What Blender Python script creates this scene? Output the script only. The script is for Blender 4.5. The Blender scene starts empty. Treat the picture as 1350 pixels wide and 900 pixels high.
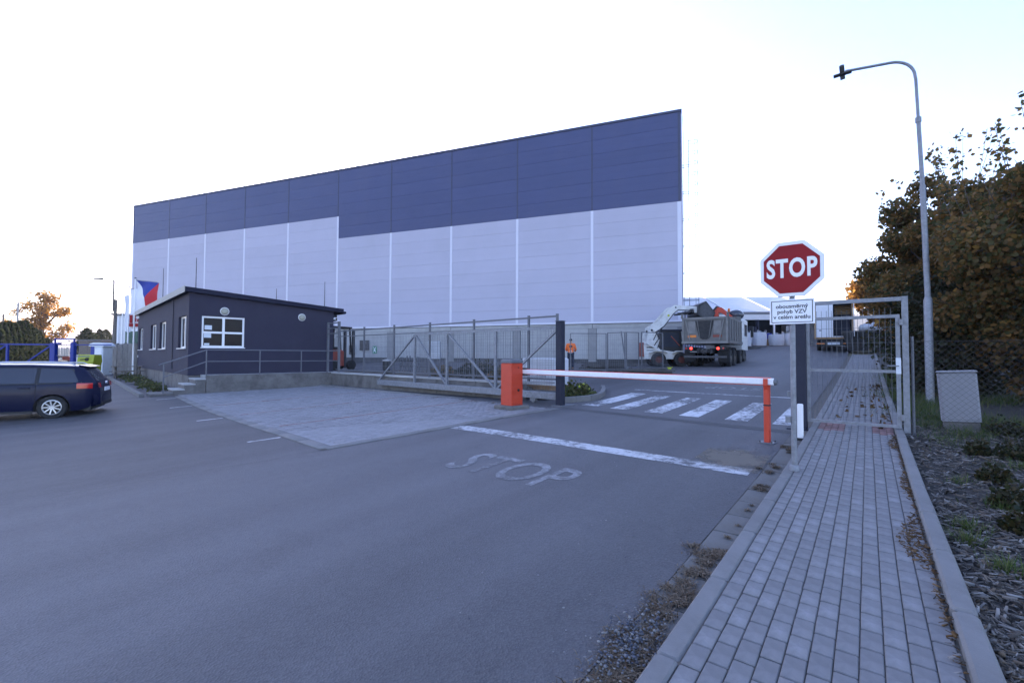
import bpy, math, random
import numpy as np
from mathutils import Matrix, Vector

# ---------------------------------------------------------------- camera, sky, sun, exposure
SC = bpy.context.scene
COL = SC.collection
PITCH, ROLL, CAMZ = math.atan(18 / 600), 0.004, 1.6
cam_data = bpy.data.cameras.new('camera')
cam_data.sensor_width = 36.0
cam_data.lens = 16.0
cam_data.clip_start = 0.05
cam_data.clip_end = 6000
cam = bpy.data.objects.new('camera', cam_data)
COL.objects.link(cam)
cam.matrix_world = (Matrix.Translation((0, 0, CAMZ)) @ Matrix.Rotation(math.pi / 2 + PITCH, 4, 'X')
                    @ Matrix.Rotation(ROLL, 4, 'Z'))
SC.camera = cam

SUN_AZ, SUN_EL = math.radians(-22.0), math.radians(18.5)      # azimuth from +Y towards +X
world = bpy.data.worlds.new('World')
SC.world = world
world.use_nodes = True
wn = world.node_tree
bg = wn.nodes['Background']
sky = wn.nodes.new('ShaderNodeTexSky')
sky.sky_type = 'NISHITA'
sky.sun_disc = False
sky.sun_elevation = SUN_EL
sky.sun_rotation = SUN_AZ
sky.air_density = 1.0
sky.dust_density = 0.6
sky.ozone_density = 2.0
wn.links.new(sky.outputs[0], bg.inputs[0])
bg.inputs[1].default_value = 0.12
sun_data = bpy.data.lights.new('sun', 'SUN')
sun_data.energy = 3.2
sun_data.angle = math.radians(0.5)
sun_data.color = (1.0, 0.86, 0.68)
sun = bpy.data.objects.new('sun', sun_data)
COL.objects.link(sun)
sdir = Vector((math.sin(SUN_AZ) * math.cos(SUN_EL), math.cos(SUN_AZ) * math.cos(SUN_EL), math.sin(SUN_EL)))
sun.rotation_euler = sdir.to_track_quat('Z', 'Y').to_euler()
SC.view_settings.view_transform = 'Standard'
SC.view_settings.look = 'None'
SC.view_settings.gamma = 1.0
SC.view_settings.use_curve_mapping = False
SC.view_settings.exposure = 2.3
SC.view_settings.use_white_balance = True       # the photograph is balanced cool
SC.view_settings.white_balance_temperature = 6150
SC.view_settings.white_balance_tint = 28

# ---------------------------------------------------------------- terrain and pixel helpers
RM = np.array((Matrix.Rotation(math.pi / 2 + PITCH, 3, 'X') @ Matrix.Rotation(ROLL, 3, 'Z')))
CAM = np.array([0, 0, CAMZ])
CP = np.array([(0, 0, 0), (-12, 0, -.25), (-14, -6, -.3), (6, -6, -.12), (12, 0, .12), (3.6, 5.9, .05),
    (4.3, 7.7, .14), (6.75, 7.8, .2), (5.55, 8.84, .19), (0, 10.6, .2), (1.35, 12.5, .22), (-12.7, 12.6, -.2),
    (-12.3, 16.5, .05), (-8.2, 21, .13), (-4, 17, .15), (11, 26, .95), (11.9, 31.8, 1.0), (3, 22, .7),
    (-5, 34, .85), (-30, 48, .6), (-22, 22, .0), (-22, 10, -.3), (-40, 42, .2), (12, 8, .4), (12, 16, .6),
    (16, 22, .95), (20, 30, 1.4), (25.5, 36, 1.95), (23, 44, 2.6), (30, 54, 2.85), (45, 56, 3.0), (45, 30, 2.0),
    (25, 12, 1.0), (4, 15, .33)])
NC = len(CP)
def _k(r2): return np.where(r2 > 0, r2 * np.log(np.maximum(r2, 1e-12)), 0)
_A = np.zeros((NC + 3, NC + 3))
_A[:NC, :NC] = _k(((CP[:, None, :2] - CP[None, :, :2]) ** 2).sum(-1)) + np.eye(NC) * 20
_A[:NC, NC] = 1; _A[:NC, NC + 1:] = CP[:, :2]; _A[NC, :NC] = 1; _A[NC + 1:, :NC] = CP[:, :2].T
_W = np.linalg.solve(_A, np.r_[CP[:, 2], 0, 0, 0])
def Hv(x, y):
    x = np.clip(np.asarray(x, float), -45, 48); y = np.clip(np.asarray(y, float), -8, 58)
    r2 = (x[..., None] - CP[:, 0]) ** 2 + (y[..., None] - CP[:, 1]) ** 2
    return _k(r2) @ _W[:NC] + _W[NC] + _W[NC + 1] * x + _W[NC + 2] * y
def H(x, y): return float(Hv(x, y))
def AT(px, py, Y):
    d = RM @ np.array([(px - 675) / 600., -(py - 450) / 600., -1.])
    return CAM + d * (Y / d[1])
def G(px, py, dz=0.0):
    d = RM @ np.array([(px - 675) / 600., -(py - 450) / 600., -1.])
    t = np.arange(.5, 90, .05); P = CAM + t[:, None] * d
    m = P[:, 2] - Hv(P[:, 0], P[:, 1]) - dz
    i = int(np.argmax(m < 0)); a = m[i - 1] / (m[i - 1] - m[i])
    return P[i - 1] + a * (P[i] - P[i - 1])

RA = math.radians(38.0)                                    # the road runs 38 degrees right of the view
RD = (math.sin(RA), math.cos(RA)); RN = (math.cos(RA), -math.sin(RA))
def ST(s, t): return (s * RD[0] + t * RN[0], s * RD[1] + t * RN[1])

# ---------------------------------------------------------------- mesh builder
class MB:
    def __init__(self): self.v = []; self.f = []
    def add(self, vs, fs):
        o = len(self.v); self.v += [tuple(p) for p in vs]; self.f += [tuple(i + o for i in f) for f in fs]; return self
    def box(self, x0, x1, y0, y1, z0, z1):
        return self.add([(x0,y0,z0),(x1,y0,z0),(x1,y1,z0),(x0,y1,z0),(x0,y0,z1),(x1,y0,z1),(x1,y1,z1),(x0,y1,z1)],
                        [(0,3,2,1),(4,5,6,7),(0,1,5,4),(1,2,6,5),(2,3,7,6),(3,0,4,7)])
    def cbox(self, x0, x1, y0, y1, z0, z1, c=.01):
        # box with chamfered vertical and top edges
        b = [(x0+c,y0),(x1-c,y0),(x1,y0+c),(x1,y1-c),(x1-c,y1),(x0+c,y1),(x0,y1-c),(x0,y0+c)]
        mx, my = (x0+x1)/2, (y0+y1)/2
        ins = [(x + (c if x < mx else -c), y + (c if y < my else -c)) for x, y in b]
        vs = [(x,y,z0) for x,y in b] + [(x,y,z1-c) for x,y in b] + [(x,y,z1) for x,y in ins]
        fs = [tuple(reversed(range(8))), tuple(range(16,24))]
        for k in range(8):
            j = (k+1) % 8
            fs += [(k,j,8+j,8+k),(8+k,8+j,16+j,16+k)]
        return self.add(vs, fs)
    def bar(self, p0, p1, w, h=None, up=(0,0,1)):
        # rectangular bar between two points
        p0, p1 = Vector(p0), Vector(p1); d = (p1-p0).normalized(); u = Vector(up)
        if abs(d.dot(u)) > .99: u = Vector((1,0,0)) if abs(d.x) < .9 else Vector((0,1,0))
        s = d.cross(u).normalized(); u = s.cross(d).normalized(); h = w if h is None else h
        s *= w/2; u *= h/2
        return self.add([p0-s-u,p0+s-u,p0+s+u,p0-s+u,p1-s-u,p1+s-u,p1+s+u,p1-s+u],
                        [(0,3,2,1)[::-1],(4,5,6,7)[::-1],(0,1,5,4)[::-1],(1,2,6,5)[::-1],(2,3,7,6)[::-1],(3,0,4,7)[::-1]])
    def tube(self, pts, r, n=10, caps=True):
        pts = [Vector(p) for p in pts]; rs = r if isinstance(r, (list, tuple)) else [r]*len(pts)
        rings = []; u = None
        for i, p in enumerate(pts):
            d = (pts[min(i+1,len(pts)-1)] - pts[max(i-1,0)]).normalized()
            if u is None:
                u = Vector((0,0,1)) if abs(d.z) < .9 else Vector((1,0,0))
            s = d.cross(u)
            if s.length < 1e-6: s = d.cross(Vector((.3,.8,.1)))
            s.normalize(); u = s.cross(d).normalized()
            rings.append([p + (s*math.cos(2*math.pi*k/n) + u*math.sin(2*math.pi*k/n))*rs[i] for k in range(n)])
        o = len(self.v); self.v += [tuple(q) for R in rings for q in R]
        for i in range(len(pts)-1):
            for k in range(n):
                j = (k+1) % n
                self.f.append((o+i*n+k, o+(i+1)*n+k, o+(i+1)*n+j, o+i*n+j)[::-1])
        if caps:
            self.f.append(tuple(o+k for k in range(n))); self.f.append(tuple(o+(len(pts)-1)*n+k for k in reversed(range(n))))
        return self
    def prism(self, poly, axis, a0, a1):
        # poly: 2-D points in the plane normal to axis ('x': (y,z), 'y': (x,z), 'z': (x,y))
        m = {'x': lambda p, a: (a,p[0],p[1]), 'y': lambda p, a: (p[0],a,p[1]), 'z': lambda p, a: (p[0],p[1],a)}[axis]
        n = len(poly)
        vs = [m(p,a0) for p in poly] + [m(p,a1) for p in poly]
        fs = [tuple(reversed(range(n))), tuple(range(n,2*n))] + [(k,(k+1)%n,n+(k+1)%n,n+k) for k in range(n)]
        return self.add(vs, fs)
    def lathe(self, prof, c=(0,0,0), axis='z', n=20):
        # prof: (radius, height) list, revolved around axis through c
        m = {'z': lambda r,h,a: (c[0]+r*math.cos(a),c[1]+r*math.sin(a),c[2]+h),
             'y': lambda r,h,a: (c[0]+r*math.cos(a),c[1]+h,c[2]+r*math.sin(a)),
             'x': lambda r,h,a: (c[0]+h,c[1]+r*math.cos(a),c[2]+r*math.sin(a))}[axis]
        vs = [m(r,h,2*math.pi*k/n) for r,h in prof for k in range(n)]
        fs = [(i*n+k, i*n+(k+1)%n, (i+1)*n+(k+1)%n, (i+1)*n+k) for i in range(len(prof)-1) for k in range(n)]
        return self.add(vs, fs)
    def sphere(self, c, r, n=12, m=8, sz=(1,1,1)):
        prof = [(max(1e-4, r*math.sin(math.pi*i/m)), -r*math.cos(math.pi*i/m)) for i in range(m+1)]
        o = len(self.v); self.lathe(prof, (0,0,0), 'z', n)
        for i in range(o, len(self.v)):
            x, y, z = self.v[i]; self.v[i] = (c[0]+x*sz[0], c[1]+y*sz[1], c[2]+z*sz[2])
        return self
    def grid(self, pts):
        # pts[i][j] 3-D
        n, m = len(pts), len(pts[0]); o = len(self.v)
        self.v += [tuple(p) for row in pts for p in row]
        self.f += [(o+i*m+j, o+i*m+j+1, o+(i+1)*m+j+1, o+(i+1)*m+j) for i in range(n-1) for j in range(m-1)]
        return self
    def rotz(self, a, o=0):
        c, s = math.cos(a), math.sin(a)
        for i in range(o, len(self.v)):
            x, y, z = self.v[i]; self.v[i] = (x*c-y*s, x*s+y*c, z)
        return self
    def mesh(self, name, smooth=None):
        me = bpy.data.meshes.new(name); me.from_pydata(self.v, [], self.f); me.update()
        if smooth:
            me.polygons.foreach_set('use_smooth', [True]*len(me.polygons))
            try: me.set_sharp_from_angle(angle=math.radians(smooth))
            except Exception: pass
        return me

def put(name, data, parent=None, material=None):
    o = bpy.data.objects.new(name, data); COL.objects.link(o)
    if parent is not None: o.parent = parent
    if material is not None:
        data.materials.clear(); data.materials.append(material)
    return o
def part(name, mb, material, parent=None, smooth=None, label=None, fix=True):
    me = mb.mesh(name, smooth)
    if fix:
        import bmesh
        b = bmesh.new(); b.from_mesh(me); bmesh.ops.recalc_face_normals(b, faces=b.faces); b.to_mesh(me); b.free()
    o = put(name, me, parent, material)
    if label: o['label'] = label
    return o
def tag(o, label, cat, group=None, kind=None):
    o['label'] = label; o['category'] = cat
    if group: o['group'] = group
    if kind: o['kind'] = kind
    return o
def struct(o, label=None, kind='structure'):
    o['kind'] = kind
    if label: o['label'] = label
    return o
def thing(name, label, cat, loc=(0,0,0), rz=0.0, group=None):
    o = bpy.data.objects.new(name, None); COL.objects.link(o); o.empty_display_size = .2
    o.location = loc; o.rotation_euler = (0,0,rz)
    return tag(o, label, cat, group)
def copy_tree(o, parent=None):
    c = o.copy(); COL.objects.link(c)
    if parent is not None: c.parent = parent
    for ch in list(o.children): copy_tree(ch, c)
    return c
def np_mesh(name, V, F, material, parent=None, smooth=False):
    # V (n,3) float array, F (m,k) int array with equal polygon sizes
    me = bpy.data.meshes.new(name); V = np.asarray(V, np.float32); F = np.asarray(F, np.int32)
    me.vertices.add(len(V)); me.vertices.foreach_set('co', V.ravel())
    k = F.shape[1]
    me.loops.add(F.size); me.loops.foreach_set('vertex_index', F.ravel())
    me.polygons.add(len(F)); me.polygons.foreach_set('loop_start', np.arange(len(F), dtype=np.int32)*k)
    me.polygons.foreach_set('loop_total', np.full(len(F), k, np.int32))
    if smooth: me.polygons.foreach_set('use_smooth', np.ones(len(F), bool))
    me.update(calc_edges=True); me.validate()
    return put(name, me, parent, material)
def text_mesh(body, size, ext=0.0, bold=0.0, align='CENTER', sx=1.0, line=1.0, space=1.0):
    c = bpy.data.curves.new('lettering', 'FONT'); c.body = body; c.size = size; c.extrude = ext; c.offset = bold
    c.align_x = align; c.align_y = 'CENTER'; c.space_line = line; c.space_character = space; c.resolution_u = 4
    o = bpy.data.objects.new('lettering', c); COL.objects.link(o)
    bpy.context.view_layer.update()
    me = bpy.data.meshes.new_from_object(o.evaluated_get(bpy.context.evaluated_depsgraph_get()))
    bpy.data.objects.remove(o); bpy.data.curves.remove(c)
    for v in me.vertices: v.co.x *= sx
    return me

# ---------------------------------------------------------------- materials
def _nt(name):
    m = bpy.data.materials.new(name); m.use_nodes = True
    nt = m.node_tree; return m, nt, nt.nodes['Principled BSDF']
def _n(nt, t, **kw):
    n = nt.nodes.new(t)
    for k, v in kw.items(): setattr(n, k, v)
    return n
def mat(name, col, rough=.6, var=.12, scale=5.0, metal=0.0, bump=0.0, bscale=40.0, spec=.5, dirt=None, dscale=2.0, damt=.5, coat=0.0, detail=6.0):
    m, nt, b = _nt(name); L = nt.links.new
    tc = _n(nt, 'ShaderNodeTexCoord'); nz = _n(nt, 'ShaderNodeTexNoise')
    nz.inputs['Scale'].default_value = scale; nz.inputs['Detail'].default_value = detail; nz.inputs['Roughness'].default_value = .65
    L(tc.outputs['Object'], nz.inputs['Vector'])
    mx = _n(nt, 'ShaderNodeMix', data_type='RGBA')
    mx.inputs[6].default_value = (*[c*(1-var) for c in col], 1); mx.inputs[7].default_value = (*[min(1, c*(1+var)) for c in col], 1)
    mr = _n(nt, 'ShaderNodeMapRange'); mr.inputs[1].default_value = .3; mr.inputs[2].default_value = .7
    L(nz.outputs[0], mr.inputs[0]); L(mr.outputs[0], mx.inputs[0]); out = mx.outputs[2]
    if dirt is not None:
        n2 = _n(nt, 'ShaderNodeTexNoise'); n2.inputs['Scale'].default_value = dscale; n2.inputs['Detail'].default_value = 8
        n2.inputs['Roughness'].default_value = .7
        L(tc.outputs['Object'], n2.inputs['Vector'])
        r2 = _n(nt, 'ShaderNodeMapRange'); r2.inputs[1].default_value = .48; r2.inputs[2].default_value = .68; r2.inputs[4].default_value = damt
        L(n2.outputs[0], r2.inputs[0])
        m2 = _n(nt, 'ShaderNodeMix', data_type='RGBA'); m2.inputs[7].default_value = (*dirt, 1)
        L(r2.outputs[0], m2.inputs[0]); L(out, m2.inputs[6]); out = m2.outputs[2]
    L(out, b.inputs['Base Color'])
    b.inputs['Roughness'].default_value = rough; b.inputs['Metallic'].default_value = metal
    b.inputs['Specular IOR Level'].default_value = spec; b.inputs['Coat Weight'].default_value = coat
    rr = _n(nt, 'ShaderNodeMapRange'); rr.inputs[3].default_value = max(.02, rough-.08); rr.inputs[4].default_value = min(1, rough+.08)
    L(nz.outputs[0], rr.inputs[0]); L(rr.outputs[0], b.inputs['Roughness'])
    if bump > 0:
        n3 = _n(nt, 'ShaderNodeTexNoise'); n3.inputs['Scale'].default_value = bscale; n3.inputs['Detail'].default_value = 5
        L(tc.outputs['Object'], n3.inputs['Vector'])
        bp = _n(nt, 'ShaderNodeBump'); bp.inputs['Strength'].default_value = bump; bp.inputs['Distance'].default_value = .01
        L(n3.outputs[0], bp.inputs['Height']); L(bp.outputs[0], b.inputs['Normal'])
    return m
def island_mat(name, cols, rough=.7, transl=0.0, spec=.3):
    # a colour per loose piece (leaf, chip, stone)
    m, nt, b = _nt(name); L = nt.links.new
    g = _n(nt, 'ShaderNodeNewGeometry'); cr = _n(nt, 'ShaderNodeValToRGB'); cr.color_ramp.interpolation = 'LINEAR'
    e = cr.color_ramp.elements
    while len(e) < len(cols): e.new(.5)
    for i, c in enumerate(cols):
        e[i].position = i/(len(cols)-1); e[i].color = (*c, 1)
    L(g.outputs['Random Per Island'], cr.inputs[0]); L(cr.outputs[0], b.inputs['Base Color'])
    b.inputs['Roughness'].default_value = rough; b.inputs['Specular IOR Level'].default_value = spec
    if transl > 0:
        t = _n(nt, 'ShaderNodeBsdfTranslucent'); ms = _n(nt, 'ShaderNodeMixShader'); ms.inputs[0].default_value = transl
        L(cr.outputs[0], t.inputs[0]); L(b.outputs[0], ms.inputs[1]); L(t.outputs[0], ms.inputs[2])
        L(ms.outputs[0], nt.nodes['Material Output'].inputs[0])
    return m
def object_var(m, amt=.12):
    # slight tone change from object to object
    nt = m.node_tree; b = nt.nodes['Principled BSDF']; L = nt.links.new
    src = b.inputs['Base Color'].links[0].from_socket
    oi = _n(nt, 'ShaderNodeObjectInfo'); mr = _n(nt, 'ShaderNodeMapRange'); mr.inputs[3].default_value = 1-amt; mr.inputs[4].default_value = 1+amt
    hs = _n(nt, 'ShaderNodeHueSaturation'); L(oi.outputs['Random'], mr.inputs[0]); L(mr.outputs[0], hs.inputs['Value'])
    L(src, hs.inputs['Color']); L(hs.outputs[0], b.inputs['Base Color'])
    return m
def island_var(m, amt=.12):
    nt = m.node_tree; b = nt.nodes['Principled BSDF']; L = nt.links.new
    src = b.inputs['Base Color'].links[0].from_socket
    oi = _n(nt, 'ShaderNodeNewGeometry'); mr = _n(nt, 'ShaderNodeMapRange'); mr.inputs[3].default_value = 1-amt; mr.inputs[4].default_value = 1+amt
    hs = _n(nt, 'ShaderNodeHueSaturation'); L(oi.outputs['Random Per Island'], mr.inputs[0]); L(mr.outputs[0], hs.inputs['Value'])
    L(src, hs.inputs['Color']); L(hs.outputs[0], b.inputs['Base Color'])
    return m
def glass_mat(name, col, rough=.04):
    m, nt, b = _nt(name)
    b.inputs['Base Color'].default_value = (*col, 1); b.inputs['Roughness'].default_value = rough
    b.inputs['Specular IOR Level'].default_value = .6
    tc = _n(nt, 'ShaderNodeTexCoord'); nz = _n(nt, 'ShaderNodeTexNoise'); nz.inputs['Scale'].default_value = 2.0
    nt.links.new(tc.outputs['Object'], nz.inputs['Vector'])
    mr = _n(nt, 'ShaderNodeMapRange'); mr.inputs[3].default_value = rough*.6; mr.inputs[4].default_value = rough*2.2
    nt.links.new(nz.outputs[0], mr.inputs[0]); nt.links.new(mr.outputs[0], b.inputs['Roughness'])
    return m
def asphalt_mat(name):
    m, nt, b = _nt(name); L = nt.links.new
    tc = _n(nt, 'ShaderNodeTexCoord'); O = tc.outputs['Object']
    mp = _n(nt, 'ShaderNodeMapping'); mp.inputs['Rotation'].default_value = (0, 0, RA); L(O, mp.inputs[0])    # y runs along the road
    vo = _n(nt, 'ShaderNodeTexVoronoi'); vo.inputs['Scale'].default_value = 75; L(O, vo.inputs['Vector'])
    big = _n(nt, 'ShaderNodeTexNoise'); big.inputs['Scale'].default_value = .35; big.inputs['Detail'].default_value = 5; L(O, big.inputs['Vector'])
    mid = _n(nt, 'ShaderNodeTexNoise'); mid.inputs['Scale'].default_value = 6; mid.inputs['Detail'].default_value = 8; L(O, mid.inputs['Vector'])
    ms = _n(nt, 'ShaderNodeMapping'); ms.inputs['Scale'].default_value = (1.1, .06, 1); L(mp.outputs[0], ms.inputs[0])
    strk = _n(nt, 'ShaderNodeTexNoise'); strk.inputs['Scale'].default_value = 1.0; strk.inputs['Detail'].default_value = 4; L(ms.outputs[0], strk.inputs['Vector'])
    sx = _n(nt, 'ShaderNodeSeparateXYZ'); L(mp.outputs[0], sx.inputs[0])
    # dark newer strip beside the kerb, widened to put the lens-darkened foreground into the colour
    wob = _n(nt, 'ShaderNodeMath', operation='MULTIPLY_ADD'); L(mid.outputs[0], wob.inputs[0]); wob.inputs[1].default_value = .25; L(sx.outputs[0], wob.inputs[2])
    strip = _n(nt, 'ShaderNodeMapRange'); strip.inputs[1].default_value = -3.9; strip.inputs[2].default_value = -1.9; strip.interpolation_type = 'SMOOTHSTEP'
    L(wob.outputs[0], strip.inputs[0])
    def madd(a, k, c):
        q = _n(nt, 'ShaderNodeMath', operation='MULTIPLY_ADD'); L(a, q.inputs[0]); q.inputs[1].default_value = k
        if isinstance(c, float): q.inputs[2].default_value = c
        else: L(c, q.inputs[2])
        return q.outputs[0]
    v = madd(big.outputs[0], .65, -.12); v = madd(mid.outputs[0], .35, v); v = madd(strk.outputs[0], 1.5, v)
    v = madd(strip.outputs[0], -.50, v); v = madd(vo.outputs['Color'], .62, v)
    # travelled lane, paler by wear and by sky sheen put into the colour
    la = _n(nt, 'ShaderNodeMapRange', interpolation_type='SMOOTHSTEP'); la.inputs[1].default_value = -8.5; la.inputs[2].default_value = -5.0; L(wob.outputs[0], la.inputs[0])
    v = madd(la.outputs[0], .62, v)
    # old oil and water stains
    st = _n(nt, 'ShaderNodeTexNoise'); st.inputs['Scale'].default_value = .9; st.inputs['Detail'].default_value = 7; st.inputs['Distortion'].default_value = .6; L(O, st.inputs['Vector'])
    sr = _n(nt, 'ShaderNodeMapRange'); sr.inputs[1].default_value = .60; sr.inputs[2].default_value = .74; L(st.outputs[0], sr.inputs[0])
    v = madd(sr.outputs[0], -.30, v)
    ml = _n(nt, 'ShaderNodeMix', data_type='RGBA', blend_type='MULTIPLY'); ml.inputs[0].default_value = 1.0
    ml.inputs[6].default_value = (.056, .0545, .057, 1); cx = _n(nt, 'ShaderNodeCombineColor'); 
    for i in range(3): L(v, cx.inputs[i])
    L(cx.outputs[0], ml.inputs[7])
    # sandy dust patches with a shape of their own
    L(ml.outputs[2], b.inputs['Base Color'])
    b.inputs['Roughness'].default_value = .74; b.inputs['Specular IOR Level'].default_value = .4
    bp = _n(nt, 'ShaderNodeBump'); bp.inputs['Strength'].default_value = .7; bp.inputs['Distance'].default_value = .007
    L(vo.outputs['Distance'], bp.inputs['Height']); L(bp.outputs[0], b.inputs['Normal'])
    return m
def paint_mat(name, col, wear_col, thr=.5, scale=9.0, soft=.08):
    m, nt, b = _nt(name); L = nt.links.new
    tc = _n(nt, 'ShaderNodeTexCoord'); n1 = _n(nt, 'ShaderNodeTexNoise'); n1.inputs['Scale'].default_value = scale
    n1.inputs['Detail'].default_value = 10; n1.inputs['Roughness'].default_value = .75; L(tc.outputs['Object'], n1.inputs['Vector'])
    n0 = _n(nt, 'ShaderNodeTexNoise'); n0.inputs['Scale'].default_value = 1.1; L(tc.outputs['Object'], n0.inputs['Vector'])
    ad = _n(nt, 'ShaderNodeMath', operation='MULTIPLY_ADD'); L(n0.outputs[0], ad.inputs[0]); ad.inputs[1].default_value = .5; L(n1.outputs[0], ad.inputs[2])
    mr = _n(nt, 'ShaderNodeMapRange'); mr.inputs[1].default_value = thr-soft+.25; mr.inputs[2].default_value = thr+soft+.25
    L(ad.outputs[0], mr.inputs[0])
    mx = _n(nt, 'ShaderNodeMix', data_type='RGBA'); mx.inputs[6].default_value = (*col, 1); mx.inputs[7].default_value = (*wear_col, 1)
    L(mr.outputs[0], mx.inputs[0]); L(mx.outputs[2], b.inputs['Base Color']); b.inputs['Roughness'].default_value = .75
    return m

M = {}
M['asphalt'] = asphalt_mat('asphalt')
M['soil'] = mat('soil', (.075,.06,.045), .95, .4, 3, bump=.6, bscale=25, dirt=(.05,.06,.025), dscale=.6, damt=.6)
M['far_ground'] = mat('far_ground', (.11,.10,.05), .95, .35, .3, dirt=(.16,.13,.08), dscale=.08, damt=.7)
M['mulch_soil'] = mat('mulch_soil', (.030,.026,.022), .95, .5, 9, bump=.8, bscale=40)
M['paver'] = island_var(object_var(mat('paver', (.168,.163,.162), .85, .15, 12, bump=.25, bscale=130, dirt=(.25,.245,.24), dscale=5, damt=.40), .07), .07)
def bloom(m):
    # pale lime bloom in the middle of some blocks
    nt = m.node_tree; b = nt.nodes['Principled BSDF']; L = nt.links.new; src = b.inputs['Base Color'].links[0].from_socket
    tc = _n(nt,'ShaderNodeTexCoord'); mp = _n(nt,'ShaderNodeMapping'); mp.inputs['Scale'].default_value = (17,9.5,0); L(tc.outputs['Object'], mp.inputs[0])
    ln = _n(nt,'ShaderNodeVectorMath', operation='LENGTH'); L(mp.outputs[0], ln.inputs[0])
    oi = _n(nt,'ShaderNodeObjectInfo'); pw = _n(nt,'ShaderNodeMapRange'); pw.inputs[1].default_value = .62; pw.inputs[2].default_value = 1.0; pw.inputs[4].default_value = .5; L(oi.outputs['Random'], pw.inputs[0])
    mr = _n(nt,'ShaderNodeMapRange', interpolation_type='SMOOTHSTEP'); mr.inputs[1].default_value = .95; mr.inputs[2].default_value = .1; L(ln.outputs['Value'], mr.inputs[0])
    nz = _n(nt,'ShaderNodeTexNoise'); nz.inputs['Scale'].default_value = 45; L(tc.outputs['Object'], nz.inputs['Vector'])
    m1 = _n(nt,'ShaderNodeMath', operation='MULTIPLY'); L(mr.outputs[0], m1.inputs[0]); L(pw.outputs[0], m1.inputs[1])
    m2 = _n(nt,'ShaderNodeMath', operation='MULTIPLY'); L(m1.outputs[0], m2.inputs[0]); L(nz.outputs[0], m2.inputs[1])
    mx = _n(nt,'ShaderNodeMix', data_type='RGBA'); mx.inputs[7].default_value = (.36,.36,.37,1); L(m2.outputs[0], mx.inputs[0]); L(src, mx.inputs[6]); L(mx.outputs[2], b.inputs['Base Color'])
    return m
M['paver'] = bloom(M['paver'])
M['lot_paver'] = island_var(object_var(mat('lot_paver', (.25,.243,.25), .85, .14, 5, bump=.2, bscale=90, dirt=(.17,.163,.16), dscale=1.3, damt=.45), .10), .13)
M['red_paver'] = island_var(mat('red_paver', (.20,.11,.10), .85, .2, 14, bump=.2, bscale=90), .15)
M['joint'] = mat('joint', (.088,.08,.07), .95, .35, 20, bump=.5, bscale=60)
M['kerb'] = object_var(mat('kerb', (.178,.173,.168), .85, .10, 7, bump=.3, bscale=110, dirt=(.115,.11,.102), dscale=2.2, damt=.5), .06)
M['gutter'] = object_var(mat('gutter', (.135,.13,.122), .9, .16, 7, bump=.35, bscale=90, dirt=(.10,.09,.075), dscale=2.5, damt=.7), .1)
M['concrete'] = mat('concrete', (.155,.145,.135), .9, .22, 3, bump=.35, bscale=50, dirt=(.065,.06,.055), dscale=1.3, damt=.8)
M['concrete_light'] = object_var(mat('concrete_light', (.40,.395,.385), .85, .08, 2, bump=.15, bscale=50, dirt=(.28,.275,.265), dscale=.7, damt=.5), .05)
M['column'] = mat('column', (.27,.265,.26), .85, .1, 2, bump=.2, dirt=(.2,.195,.19), dscale=.9, damt=.5)
M['concrete_dark'] = mat('concrete_dark', (.085,.083,.085), .9, .2, 2, bump=.3, bscale=40)
M['panel_light'] = object_var(mat('panel_light', (.45,.44,.525), .6, .025, .4, spec=.25, dirt=(.40,.395,.465), dscale=.25, damt=.5), .025)
M['panel_dark'] = object_var(mat('panel_dark', (.052,.064,.150), .45, .05, .4, spec=.4, dirt=(.068,.074,.152), dscale=.3, damt=.5), .04)
M['flash_white'] = mat('flash_white', (.62,.62,.70), .4, .03, 1)
M['flash_dark'] = mat('flash_dark', (.035,.038,.075), .4, .06, 1)
M['panel_back'] = mat('panel_back', (.16,.165,.18), .7, .05, 1)
M['roofing'] = mat('roofing', (.25,.25,.25), .8, .1, 1)
M['render_wall'] = mat('render_wall', (.030,.027,.047), .9, .10, 1.5, bump=.25, bscale=140, dirt=(.038,.035,.056), dscale=.8, damt=.6)
M['fascia'] = mat('fascia', (.020,.020,.036), .85, .12, 3, spec=.2)
M['fascia_light'] = mat('fascia_light', (.36,.345,.32), .7, .15, 3, dirt=(.2,.19,.17), dscale=3, damt=.6)
M['white_frame'] = mat('white_frame', (.80,.80,.80), .35, .03, 4)
M['window_glass'] = glass_mat('window_glass', (.014,.014,.018), .08)
M['window_glass'].node_tree.nodes['Principled BSDF'].inputs['Specular IOR Level'].default_value = .10
M['paper'] = mat('paper', (.62,.66,.70), .8, .05, 9)
M['lamp_glass'] = mat('lamp_glass', (.33,.33,.26), .35, .05, 9)
M['galv'] = mat('galv', (.235,.245,.265), .55, .20, 14, metal=.35, bump=.05, bscale=40, dirt=(.155,.16,.172), dscale=9, damt=.7)
M['galv_dull'] = mat('galv_dull', (.15,.155,.17), .6, .14, 8, metal=.3, dirt=(.10,.105,.115), dscale=4, damt=.6)
M['wire'] = mat('wire', (.19,.195,.215), .6, .1, 6, metal=.3)
M['dark_wire'] = mat('dark_wire', (.045,.046,.05), .7, .2, 6)
M['anthracite'] = mat('anthracite', (.024,.026,.042), .6, .12, 5, spec=.25, dirt=(.036,.038,.052), dscale=3, damt=.5)
M['orange'] = mat('orange', (.56,.052,.018), .45, .05, 3, dirt=(.46,.048,.02), dscale=5, damt=.5)
M['arm_white'] = mat('arm_white', (.80,.80,.82), .35, .03, 5, dirt=(.62,.61,.60), dscale=4, damt=.4)
M['arm_red'] = mat('arm_red', (.62,.07,.03), .45, .06, 5)
M['sign_red'] = mat('sign_red', (.27,.010,.014), .45, .05, 6, spec=.2)
M['sign_white'] = mat('sign_white', (.80,.81,.84), .4, .03, 8)
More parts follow.
